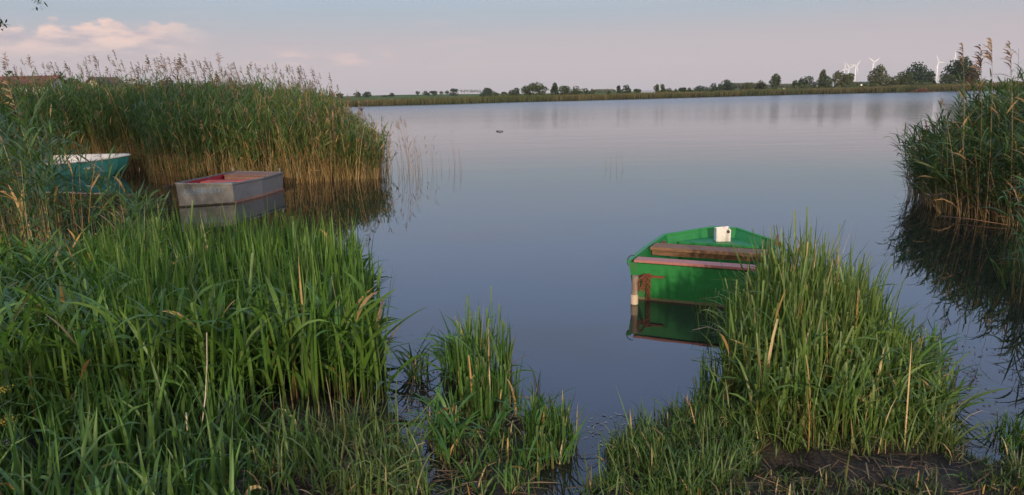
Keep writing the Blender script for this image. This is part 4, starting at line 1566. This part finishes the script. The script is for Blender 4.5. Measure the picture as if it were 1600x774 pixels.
# ---- the tall green sedge bed in front on the left
def front_sedge():
    poly = [(-0.92, 5.05), (-1.12, 6.0), (-1.5, 7.4), (-2.0, 8.2), (-3.2, 8.5), (-7, 8.7), (-7, 4.5), (-3.2, 4.55), (-1.9, 4.7)]
    S = Strips()
    n = 3700
    p = scatter(poly, n, lambda x, y: 0.45 + 0.6 * fbm(x * 1.6, y * 1.6, 111))
    px = pxof(p[:, 0], p[:, 1], np.full(n, 0.8))
    hs = np.interp(px, [-100, 60, 140, 200, 450, 560, 620], [0.6, 0.68, 0.88, 1.06, 1.09, 1.02, 0.85]) * (0.9 + 0.16 * fbm(p[:, 0] * 1.1, p[:, 1] * 1.1, 113))
    hs = hs * np.interp(p[:, 1], [4.4, 5.2, 7, 8.6], [0.78, 0.95, 1.05, 0.98])
    z = np.maximum(terrain_z(p[:, 0], p[:, 1]), -0.08) - 0.02
    g = ((0.07, 0.155, 0.026), (0.092, 0.18, 0.03), (0.052, 0.125, 0.025), (0.112, 0.195, 0.04))
    blades(S, p, z, hs * rng.normal(1, 0.09, n), 0.024, g, 0.075, 0.05, base_tan=0.05, cut=0.03, dead=0.006)
    # stems carrying arching leaves
    m_ = 1500
    q = scatter(poly, m_)
    zq = np.maximum(terrain_z(q[:, 0], q[:, 1]), -0.08)
    reeds(S, q, zq, rng.uniform(0.4, 0.76, m_), rng.uniform(0, 6.28, m_), np.abs(rng.normal(0.04, 0.06, m_)), g, nleaf=6, dead=0.015, leafL=0.44, leafW=0.028, stalk=0.0045, plume=0, t0=0.15,
          leafseg=5, deadz=0.08)
    tag(S.build('sedge_bed', [M_PLANT, M_DRY, M_DRY]), 'tall fresh green sedge filling the front left of the shore', 'sedge', kind='stuff')
    # lower, broader grass in the bottom left corner
    S = Strips()
    pl = [(-4.2, 2.9), (-0.95, 2.9), (-1.0, 3.9), (-1.25, 4.4), (-2.2, 4.75), (-4.2, 4.8)]
    n = 1900
    p = scatter(pl, n, lambda x, y: np.clip(0.1 + smooth01(-x, 0.9, 1.9), 0, 1) * (0.5 + 0.6 * fbm(x * 2.2, y * 2.2, 117)))
    z = terrain_z(p[:, 0], p[:, 1]) - 0.01
    hh = rng.uniform(0.22, 0.62, n) * np.interp(p[:, 0], [-3, -1.8, -1.1], [1.05, 0.95, 0.5])
    g2_ = ((0.07, 0.16, 0.034), (0.088, 0.18, 0.04), (0.055, 0.13, 0.03), (0.11, 0.19, 0.055))
    blades(S, p, z, hh, 0.021, g2_, 0.32, 0.55, base_tan=0.04, dead=0.012)
    tag(S.build('grass', [M_PLANT, M_DRY, M_DRY]), 'broad bladed grass in the bottom left corner', 'grass', kind='stuff')


front_sedge()


# ---- clumps in the middle and on the right, cut tops
def clump(name, poly, n, hfun, W, greens, label, cut=0.3, lean=0.1, bend=0.12, stems=0, cat='plant', dead=0.04, seed=1, dens=None, base_tan=0.25):
    c = np.mean(np.array(poly), 0)
    p = scatter(poly, n, dens)
    z = np.maximum(terrain_z(p[:, 0], p[:, 1]), -0.08) - 0.015
    root = empty(name, (c[0], c[1], 0))
    tag(root, label, cat, 'sedge clumps along the shore')
    off = (c[0], c[1], 0)
    S = Strips()
    blades(S, p, z, hfun(p[:, 0], p[:, 1]) * rng.normal(1, 0.13, n).clip(0.5, 1.3), W, greens, lean, bend, cut=cut, base_tan=base_tan, dead=dead)
    S.build('blades', [M_PLANT, M_DRY, M_DRY], root, off)
    if stems:
        S = Strips()
        q = scatter(poly, stems)
        zq = np.maximum(terrain_z(q[:, 0], q[:, 1]), -0.08)
        reeds(S, q, zq, hfun(q[:, 0], q[:, 1]) * rng.uniform(0.5, 0.85, stems), rng.uniform(0, 6.28, stems), np.abs(rng.normal(0.06, 0.08, stems)), greens, nleaf=5, dead=0.1, leafL=0.34, leafW=0.017,
              stalk=0.004, plume=0, t0=0.15, leafseg=4, deadz=0.1)
        S.build('leafy_stems', [M_PLANT, M_DRY, M_DRY], root, off)
    return root


GY = ((0.08, 0.155, 0.03), (0.105, 0.18, 0.038), (0.06, 0.125, 0.028), (0.13, 0.19, 0.05))
GM = ((0.055, 0.14, 0.03), (0.075, 0.165, 0.035), (0.045, 0.11, 0.028))
rp = wpoly((1122, 640), (1180, 692), (1290, 707), (1400, 700), (1478, 685), (1497, 645), (1440, 590), (1385, 548), (1330, 520), (1235, 503), (1165, 530), (1132, 575))


def rh(x, y):
    px = pxof(x, y, 0.5 + 0 * x)
    top = np.interp(px, [1100, 1140, 1200, 1260, 1330, 1380, 1440, 1490], [0.5, 0.72, 0.98, 1.02, 0.88, 0.64, 0.42, 0.3])
    return top * np.interp(y, [4.0, 4.6, 5.4, 6.6], [0.32, 0.6, 0.88, 1.0])


clump('sedge_clump', rp, 1700, rh, 0.0165, GY, 'big yellow green sedge clump in front of the green boat', cut=0.35, stems=330, bend=0.2, lean=0.14, dens=lambda x, y: 0.45 + 0.6 * fbm(x * 2.5, y * 2.5, 121))
mp_ = wpoly((712, 620), (735, 585), (775, 590), (808, 625), (815, 665), (760, 680), (722, 665))
clump('sedge_clump', mp_, 250, lambda x, y: 0.3 + 0.3 * smooth01(y, 4.65, 5.35), 0.0145, GM, 'upright bright sedge clump standing in the middle of the shallows', cut=0.4, lean=0.06, bend=0.05, stems=12)
clump('sedge_clump', wpoly((690, 600), (700, 575), (722, 570), (722, 610), (700, 620)), 60, lambda x, y: 0.34 + 0 * x, 0.011, GM, 'thin sedge tuft just left of the upright middle clump', cut=0.3, stems=14)
clump('sedge_clump', wpoly((636, 600), (650, 570), (672, 572), (668, 605)), 24, lambda x, y: 0.24 + 0 * x, 0.011, (G_DARK, G_MID), 'few dark broken stems in the channel beside the tall sedge', cut=0.8, lean=0.25, dead=0.3, stems=6)
clump('sedge_clump', wpoly((668, 700), (680, 650), (712, 660), (722, 715), (700, 745)), 90, lambda x, y: 0.22 + 0.1 * rng.random(len(x)), 0.011, GM, 'low sedge tuft at the channel, front left of the middle clump', cut=0.4, lean=0.15, stems=16)
clump('sedge_clump', wpoly((815, 690), (830, 650), (880, 660), (903, 690), (890, 725), (840, 740)), 210, lambda x, y: 0.27 + 0 * x, 0.0115, GM, 'low sedge tuft on the small mud spit beside the inlet', cut=0.3, lean=0.18, bend=0.2, stems=8)
clump('sedge_clump', wpoly((730, 690), (800, 680), (830, 700), (840, 740), (850, 790), (700, 790), (722, 735)), 260, lambda x, y: 0.15 + 0 * x, 0.009, GM, 'short grassy sedge at the bottom of the middle spit', cut=0.2, lean=0.3, bend=0.3, stems=4, base_tan=0.3)
clump('sedge_clump', wpoly((832, 628), (838, 618), (844, 626), (838, 634)), 5, lambda x, y: 0.3 + 0 * x, 0.01, (G_DARK, G_MID), 'lone thin sedge shoot in open water right of the middle clump', cut=0.2, dead=0.1)
clump('sedge_clump', wpoly((1085, 500), (1100, 482), (1122, 490), (1118, 530), (1098, 535)), 26, lambda x, y: 0.33 + 0 * x, 0.013, GY, 'few sedge blades close before the green stern', cut=0.3, dead=0.0)
clump('sedge_clump', wpoly((1088, 640), (1100, 600), (1118, 600), (1122, 640)), 50, lambda x, y: 0.3 + 0 * x, 0.011, GM, 'small sedge tuft at the left foot of the big clump', cut=0.3)
clump('sedge_clump', wpoly((1420, 600), (1440, 560), (1470, 570), (1480, 620)), 60, lambda x, y: 0.4 + 0 * x, 0.011, GM, 'thin sedge shoots in the water right of the big clump', cut=0.35, lean=0.16, stems=8)
clump('sedge_clump', wpoly((1545, 690), (1560, 660), (1590, 670), (1610, 700), (1580, 720)), 110, lambda x, y: 0.2 + 0 * x, 0.01, GM, 'low sedge tuft at the lower right puddle', cut=0.2, lean=0.3, bend=0.4)


# ---- short bank grass, straw, debris
def bank_grass():
    S = Strips()
    for poly, n, h0, h1, cols in (
            (wpoly((930, 716), (985, 682), (1040, 652), (1092, 630), (1140, 620), (1200, 690), (1180, 745), (1090, 800), (900, 800)), 4300, 0.06, 0.2, ((0.055, 0.12, 0.028), (0.075, 0.145, 0.036), (0.1, 0.15, 0.05))),
            (wpoly((1120, 680), (1290, 690), (1400, 685), (1500, 665), (1520, 690), (1480, 720), (1380, 728), (1280, 722), (1180, 712)), 700, 0.08, 0.34, ((0.075, 0.15, 0.03), (0.1, 0.17, 0.04), (0.13, 0.17, 0.06))),
            (wpoly((1130, 780), (1180, 745), (1300, 760), (1420, 770), (1600, 760), (1700, 800), (1100, 810)), 900, 0.04, 0.14, ((0.045, 0.085, 0.024), (0.07, 0.1, 0.035))),
            (wpoly((380, 800), (420, 720), (520, 690), (620, 680), (660, 740), (690, 800)), 1700, 0.06, 0.3, ((0.065, 0.14, 0.035), (0.1, 0.165, 0.05), (0.13, 0.165, 0.06))),
            (wpoly((1480, 700), (1560, 715), (1640, 690), (1700, 740), (1560, 760), (1470, 730)), 320, 0.04, 0.14, ((0.05, 0.09, 0.028), (0.06, 0.1, 0.03)))):
        p = scatter(poly, n, lambda x, y: np.clip(2.2 * (fbm(x * 3, y * 3, 131) - 0.25), 0, 1))
        z = terrain_z(p[:, 0], p[:, 1])
        k = z > -0.04
        p, z = p[k], z[k]
        blades(S, p, z - 0.01, (h0 + (h1 - h0) * rng.gamma(1.6, 0.3, len(p))) * (0.5 + fbm(p[:, 0] * 4, p[:, 1] * 4, 133)), 0.0085, cols, 0.45, 0.55, base_tan=0.1, dead=0.04)
    tag(S.build('grass', [M_PLANT, M_DRY, M_DRY]), 'short trodden grass on the muddy bank', 'grass', kind='stuff')
    # flattened straw and broken stalks
    S = Strips()
    for poly, n in ((wpoly((380, 800), (420, 690), (560, 640), (625, 650), (660, 760), (690, 810)), 520), (wpoly((690, 640), (720, 590), (800, 640), (890, 690), (860, 800), (720, 800), (690, 720)), 380),
                    (wpoly((1130, 700), (1500, 690), (1620, 720), (1700, 810), (1000, 810)), 480), (wpoly((620, 640), (650, 600), (720, 640), (700, 780), (660, 780)), 130), (wpoly((930, 716), (1090, 640), (1200, 700), (1000, 800), (900, 800)), 260)):
        p = scatter(poly, n, lambda x, y: np.clip(2.0 * (fbm(x * 2.4, y * 2.4, 141) - 0.2), 0, 1))
        z = np.maximum(terrain_z(p[:, 0], p[:, 1]), 0.0) + rng.uniform(0.003, 0.03, n)
        S.ribbons(np.column_stack([p, z]), rng.uniform(0, 6.28, n), rng.normal(0.04, 0.1, n), rng.uniform(0.04, 0.22, n), rng.uniform(0.003, 0.009, n), rng.normal(0.08, 0.12, n), 2,
                  pal(n, (0.15, 0.105, 0.06), (0.08, 0.055, 0.035), (0.26, 0.2, 0.12), (0.14, 0.08, 0.045), jit=0.3), np.array([0.8, 1, 0.5]), roll=rng.normal(0, 0.4, n))
    tag(S.build('straw_litter', [M_DRY]), 'flattened dry straw lying on the muddy bank', 'straw', kind='stuff')
    # small floating leaves and scum flecks
    S = Strips()
    for poly, n, col in ((wpoly((1470, 640), (1480, 540), (1600, 540), (1600, 660), (1520, 680)), 130, ((0.12, 0.05, 0.04), (0.05, 0.04, 0.03), (0.1, 0.08, 0.05))),
                         (wpoly((905, 690), (930, 640), (1010, 650), (985, 680), (930, 715)), 80, ((0.35, 0.36, 0.34), (0.2, 0.2, 0.17))),
                         (wpoly((640, 640), (690, 560), (720, 600), (700, 700)), 60, ((0.15, 0.1, 0.06), (0.07, 0.06, 0.04)))):
        p = scatter(poly, n)
        S.ribbons(np.column_stack([p, np.full(n, 0.004)]), rng.uniform(0, 6.28, n), np.zeros(n), rng.uniform(0.008, 0.045, n), rng.uniform(0.004, 0.014, n), np.zeros(n), 2, pal(n, *col), np.array([0.4, 1, 0.4]))
    tag(S.build('floating_debris', [M_DRY]), 'small leaves and flecks floating on the water by the shore', 'debris', kind='stuff')


bank_grass()


# ---- single reeds in open water
def sparse_stems():
    protos = []
    for k in range(4):
        S = Strips()
        z1 = np.zeros(1)
        Hh = (1.5, 1.1, 0.75, 0.45)[k]
        base = np.array([[0, 0, -0.2]])
        a = np.array([PI * 0.9])
        S.tubes(base, a, np.array([PI / 2 - 0.05]), np.array([Hh + 0.2]), np.array([0.0055]), np.array([0.12]), 4, pal(1, (0.26, 0.17, 0.1)), 0.5, mi=1)
        if k < 2:
            P, T = Strips.path(base, a, np.array([PI / 2 - 0.05]), np.array([Hh + 0.2]), np.array([0.12]), np.linspace(0, 1, 9))
            if k == 0:
                plumes(S, P[:, 8], T[:, 8], np.array([0.2]), a, n=12)
            nl = 3
            S.ribbons(P[0, [4, 5, 7]], rng.uniform(0, 6.28, nl), np.full(nl, 1.0), np.full(nl, 0.25), np.full(nl, 0.014), np.full(nl, 0.8), 3, pal(nl, (0.1, 0.1, 0.05), (0.2, 0.14, 0.07)), PROF3)
        me_o = S.build('water_reed', [M_PLANT, M_DRY, M_DRY])
        protos.append(me_o)
    spots = []
    for k in range(26):
        spots.append((rng.uniform(603, 662), rng.uniform(262, 284), 0 if k < 5 else rng.integers(1, 4)))
    for px, py, k in ((668, 262, 1), (676, 262, 1), (683, 266, 1), (677, 258, 2), (655, 258, 1), (640, 256, 0), (690, 262, 3), (703, 264, 3), (711, 266, 2), (719, 263, 2), (722, 266, 3), (712, 252, 1), (646, 257, 2),
                      (650, 257, 3), (632, 258, 2), (948, 262, 3), (955, 264, 3), (964, 262, 3), (974, 264, 3)):
        spots.append((px, py, k))
    first = [True] * 4
    lab = {True: 'thin dry reed stem standing in open water off the reed bed', False: 'short thin reed stem far out in the middle of the lake'}
    for px, py, k in spots:
        P = onz(px, py)
        o = protos[k] if first[k] else protos[k].copy()
        if not first[k]:
            COL.objects.link(o)
        first[k] = False
        o.location = (P[0], P[1], 0)
        o.rotation_euler = (rng.normal(0, 0.06), rng.normal(0, 0.06), rng.uniform(-0.7, 0.7))
        s_ = rng.uniform(0.8, 1.1)
        o.scale = (1, 1, s_)
        near_reeds = px < 800
        tag(o, lab[near_reeds], 'reed', 'dry reed stems in open water by the reed bed' if near_reeds else 'short reed stems in the middle of the lake')


sparse_stems()


# ---- big single plumed reeds
def plumed(px, tip_y, Y, base_z, label, size=0.3, lean=0.08, laz=PI * 0.8, col=((0.26, 0.18, 0.13), (0.18, 0.125, 0.095), (0.33, 0.24, 0.17)), leaves=4, n=26, stalkc=(0.3, 0.2, 0.11), rad=0.005):
    P = at(px, tip_y, Y)
    Hh = (P[2] - base_z)
    bx, by = P[0] - math.cos(laz) * math.sin(lean) * Hh, P[1] - math.sin(laz) * math.sin(lean) * Hh
    root = empty('plumed_reed', (bx, by, base_z))
    tag(root, label, 'reed', 'tall reeds with brown plumes')
    a, e, dr = np.array([laz]), np.array([PI / 2 - lean]), np.array([0.1])
    b = np.zeros((1, 3))
    L = np.array([Hh])
    S = Strips()
    S.tubes(b, a, e, L, np.array([rad]), dr, 6, pal(1, stalkc), 0.4, sides=5)
    S.build('stalk', [M_DRY], root)
    Pp, T = Strips.path(b, a, e, L, dr, np.linspace(0, 1, 9))
    S = Strips()
    plumes(S, Pp[:, 8], T[:, 8], np.array([size]), a, n=n, cols=col, mi=0, wmul=0.8)
    S.build('plume', [M_DRY], root)
    if leaves:
        S = Strips()
        k = rng.integers(3, 8, leaves)
        S.ribbons(Pp[0, k], rng.uniform(0, 6.28, leaves), np.full(leaves, 1.0), rng.uniform(0.25, 0.45, leaves), np.full(leaves, 0.018), rng.uniform(0.4, 1.4, leaves), 4, pal(leaves, (0.16, 0.12, 0.06), G_MID), PROF4)
        S.build('leaves', [M_PLANT], root)


plumed(1517, 78, 12.5, -0.1, 'leftmost of the big reed plumes above the right reed bed', 0.36, 0.03)
plumed(1545, 80, 12.0, -0.1, 'wide brown reed plume, second from the left above the right bed', 0.4, 0.03, col=((0.24, 0.13, 0.08), (0.16, 0.09, 0.06), (0.28, 0.18, 0.12)))
plumed(1563, 70, 11.8, -0.1, 'tallest narrow reed plume above the right reed bed', 0.4, 0.02)
plumed(1592, 74, 11.5, -0.1, 'drooping reed plume at the right edge of the picture', 0.36, 0.05)
plumed(1481, 150, 12.2, -0.1, 'small dark nodding reed plume on the left shoulder of the right bed', 0.16, 0.2, laz=PI)
plumed(346, 86, 23, -0.1, 'lone very tall reed plume rising over the left reed bed', 0.34, 0.06)
plumed(250, 92, 22.5, -0.1, 'tall bent reed plume at the left of two over the left bed', 0.34, 0.14)
plumed(268, 92, 23.0, -0.1, 'tall reed plume beside the bent one over the left bed', 0.3, 0.08)
plumed(12, 86, 20, -0.1, 'tall slanting reed plume near the left corner over the red roof', 0.36, 0.12)
plumed(49, 92, 21, -0.1, 'reed plume above the red roof, second from the left corner', 0.3, 0.1)
plumed(24, 136, 10.0, -0.05, 'big pale tan reed plume close by at the left edge', 0.36, 0.1, laz=PI * 0.95, col=((0.4, 0.27, 0.14), (0.3, 0.2, 0.1), (0.36, 0.26, 0.15)), leaves=3, n=20, stalkc=(0.42, 0.32, 0.2), rad=0.006)
plumed(4, 200, 9.6, -0.05, 'pale dry reed at the left edge with ragged tan plume', 0.3, 0.15, laz=PI * 0.9, col=((0.36, 0.25, 0.13), (0.28, 0.2, 0.1)), leaves=2, stalkc=(0.42, 0.34, 0.22), rad=0.006)


# ---- dry pale stalks, stick, stake, driftwood, flowers
def one_stalk(name, label, pts, r0, r1, col, cat, m=M_DRY):
    pts = [np.array(p, float) for p in pts]
    me_b = bmesh.new()
    n = len(pts)
    prev = None
    for i, p in enumerate(pts):
        t = Vector(pts[min(i + 1, n - 1)] - pts[max(i - 1, 0)]).normalized()
        s_ = t.cross(Vector((0.3, 1, 0.2))).normalized()
        u_ = t.cross(s_)
        r_ = r0 + (r1 - r0) * i / (n - 1)
        ring = [me_b.verts.new(Vector(p - pts[0]) + (s_ * math.cos(a) + u_ * math.sin(a)) * r_) for a in np.arange(6) * PI / 3]
        if prev:
            for j in range(6):
                me_b.faces.new((prev[j], prev[(j + 1) % 6], ring[(j + 1) % 6], ring[j]))
        else:
            me_b.faces.new(ring)
        prev = ring
    me_b.faces.new(prev)
    o_ = bmo(name, me_b, m, None, True)
    o_.location = pts[0]
    return tag(o_, label, cat)


M_STRAW = wood_mat('pale_straw', (0.4, 0.33, 0.22), (0.62, 0.55, 0.42), (4, 4, 4))
one_stalk('dry_stalk', 'pale bent dry stalk rising in front of the tall left sedge', [at(297, 726, 4.25), at(312, 690, 4.3), at(321, 620, 4.35), at(323.5, 570, 4.36), at(323, 520, 4.38)], .005, .003, None, 'stalk', M_STRAW)
one_stalk('dry_stalk', 'short pale stub near the foot of the bent dry stalk', [at(294, 690, 4.2), at(291, 645, 4.2)], .006, .005, None, 'stalk', M_STRAW)
one_stalk('dry_stalk', 'curved pale dead stem arching over the green reflection', [onz(1152, 558) + np.array([0, 0, .0]), at(1146, 535, 6.2), at(1128, 518, 6.2), at(1105, 511, 6.2), at(1082, 516, 6.2)], .005, .003, None, 'stalk', M_STRAW)
one_stalk('floating_stick', 'long pale stick lying on the water before the right reed bed', [onz(1470, 338, .04), onz(1520, 343, .05), onz(1575, 352, .03)], 0.010, .007, None, 'stick', M_PLANK)
one_stalk('driftwood', 'small dark piece of driftwood floating far out on the lake', [onz(776, 205, .02), onz(781, 205, .05), onz(786, 205.2, .02)], .03, .02, None, 'driftwood', M_DPOST)
bm = bmesh.new()
bmesh.ops.create_cone(bm, cap_ends=True, segments=12, radius1=.036, radius2=.03, depth=.2, matrix=Matrix.Translation((0, 0, .07)) @ Matrix.Rotation(.12, 4, 'Y'))
sk = onz(1135, 640)
o = bmo('wooden_stake', bm, M_PLANK)
o.location = (sk[0], sk[1], 0.03)
tag(o, 'short brown wooden stake at the left foot of the big sedge clump', 'stake')


def flower(px, py, Y, label, cols, r=0.03, n=90, Hs=0.5, lz=PI * 0.3):
    P = at(px, py, Y)
    g = float(terrain_z(np.array([P[0]]), np.array([Y]))[0])
    root = empty('wild_flower', (P[0], Y, g))
    tag(root, label, 'flower')
    Hh = P[2] - g
    S = Strips()
    S.tubes(np.zeros((1, 3)), np.array([lz]), np.array([PI / 2]), np.array([Hh]), np.array([.003]), np.zeros(1), 4, np.array([[0.07, 0.11, 0.04]]), .7, sides=5)
    nb = 9
    az_ = rng.uniform(0, 6.28, nb)
    S.tubes(np.column_stack([np.zeros(nb), np.zeros(nb), Hh * rng.uniform(.86, .96, nb)]), az_, np.full(nb, .7), np.full(nb, r * 1.1), np.full(nb, .0012), np.full(nb, -.6), 2, np.repeat([[0.07, 0.11, 0.04]], nb, 0), .7)
    S.build('stem', [M_PLANT], root)
    S = Strips()
    d = rng.normal(size=(n, 3)) * np.array([r, r, r * .35])
    S.quads(d + np.array([0, 0, Hh]), rng.uniform(.005, .011, n), pal(n, *cols))
    S.build('blossom', [M_PLANT], root)
    S = Strips()
    k = 10
    S.ribbons(np.column_stack([np.zeros(k), np.zeros(k), Hh * rng.uniform(.1, .8, k)]), rng.uniform(0, 6.28, k), rng.uniform(.2, .9, k), rng.uniform(.06, .14, k), np.full(k, .012), rng.uniform(.2, 1, k), 3, pal(k, G_MID, (0.07, 0.11, 0.04)), PROF3)
    S.build('leaves', [M_PLANT], root)


YEL = ((0.45, 0.33, 0.03), (0.35, 0.27, 0.04))
WHI = ((0.3, 0.28, 0.26), (0.2, 0.18, 0.16), (0.14, 0.13, 0.1))
flower(12, 657, 3.9, 'yellow flower head, lower one at the left edge', YEL)
flower(0, 610, 4.1, 'yellow flower head, upper one at the left edge', YEL)
flower(3, 695, 3.75, 'greyish withered flower head under the yellow flowers', WHI, .028)
flower(8, 745, 3.6, 'greyish withered flower head in the very bottom left corner', WHI, .03)
flower(88, 760, 3.65, 'greyish withered flower head low in the grass right of the corner', WHI, .028)


# ================================================================== near trees (twig tips in the corner; they shade the front of the bank)
def bank_tree(x, y, H, w, label, seed, low=0.25, n=5200, twigs=()):
    r = np.random.default_rng(seed)
    root = empty('overhanging_tree', (x, y, 0.3))
    tag(root, label, 'tree', 'trees on the near bank')
    T = Strips()
    z1 = np.zeros(1)
    cb = np.array([[0.08, 0.065, 0.05]])
    T.tubes(np.zeros((1, 3)), z1, np.array([PI / 2 - 0.04]), np.array([H * 0.85]), np.array([0.022 * H]), z1, 6, cb, 0.2, sides=9)
    nb = 16
    hb = H * r.uniform(low, 0.75, nb)
    T.tubes(np.column_stack([np.zeros(nb), np.zeros(nb), hb]), r.uniform(0, 6.28, nb), r.uniform(0.2, 0.9, nb), w * r.uniform(0.28, 0.45, nb), np.full(nb, 0.007 * H), np.full(nb, -0.2), 5, np.repeat(cb, nb, 0), 0.2, sides=6)
    S = Strips()
    ch = H * (1 - low)
    pts = crown_pts(n, H - ch / 2, w, ch, 18, 0.3, seed)
    S.quads(pts, r.uniform(0.16, 0.42, n), pal(n, (0.035, 0.06, 0.02), (0.05, 0.08, 0.028)), asp=0.6)
    for chainp in twigs:       # a bough from the trunk, ending in a leafy hanging twig
        cp = [np.array(p) - np.array([x, y, 0.3]) for p in chainp]
        for k_, (a, b) in enumerate(zip(cp, cp[1:])):
            d = b - a
            L = np.linalg.norm(d)
            last_ = k_ == len(cp) - 2
            T.tubes(a[None], np.array([math.atan2(d[1], d[0])]), np.array([math.asin(d[2] / L)]), np.array([L]), np.array([0.012 if last_ else 0.07]), z1, 4, cb, 0.25, sides=6)
            m_ = 46 if last_ else 160
            t = 1 - r.random(m_) ** 2.2 * 0.75
            q = a + d * t[:, None] + r.normal(0, 0.014 if last_ else 0.12, (m_, 3)) + np.array([0, 0, 0 if last_ else 0.2])
            S.ribbons(q, r.uniform(0, 6.28, m_), r.uniform(-0.9, 0.5, m_), r.uniform(0.02, 0.04, m_), np.full(m_, 0.009), r.uniform(0, 0.8, m_), 3, pal(m_, (0.03, 0.05, 0.02), (0.04, 0.065, 0.025)), PROF3)
    T.build('trunk', [M_BARK], root)
    S.build('crown', [M_TREE], root)


tA = ((-9.5, -0.5, 4.4), (-2.75, 3.6, 4.6), at(62, -90, 3.9), at(60, 3, 3.9))
tB = ((-9.5, -0.5, 4.0), (-3.1, 3.5, 4.2), at(-40, -20, 3.9), at(2, 40, 3.9))
bank_tree(-9.5, -0.5, 8.0, 5.5, 'tree whose leafy twig tips hang into the top left corner', 5, 0.35, 3600, (tA, tB))
bank_tree(-3.6, -4.2, 3.5, 5.2, 'low leafy tree close behind the viewpoint shading the front sedge', 11, 0.03, 900)
bank_tree(-13.5, -13.0, 11.5, 12.0, 'tall leafy tree behind the viewpoint shading the left reeds', 12, 0.06, 2600)
bank_tree(10.5, -11.0, 10.0, 8.0, 'leafy tree behind the viewpoint shading the right reed bed', 13, 0.05, 1300)

# ------------------------------------------------------------------ evening haze
bm = bmesh.new()
bmesh.ops.create_cube(bm, size=1, matrix=Matrix.Translation((0, 1850, 74)) @ Matrix.Diagonal((5200, 4000, 152, 1)))
M_AIR = mat('air')
_v = nd(M_AIR, 'ShaderNodeVolumePrincipled')
_v.inputs['Color'].default_value = (0.9, 0.93, 1, 1)
_v.inputs['Density'].default_value = 0.00011
_o = nd(M_AIR, 'ShaderNodeOutputMaterial')
lk(M_AIR, _v.outputs[0], _o.inputs['Volume'])
tag(bmo('haze', bm, M_AIR), 'thin evening haze over the lake', 'haze', kind='stuff')
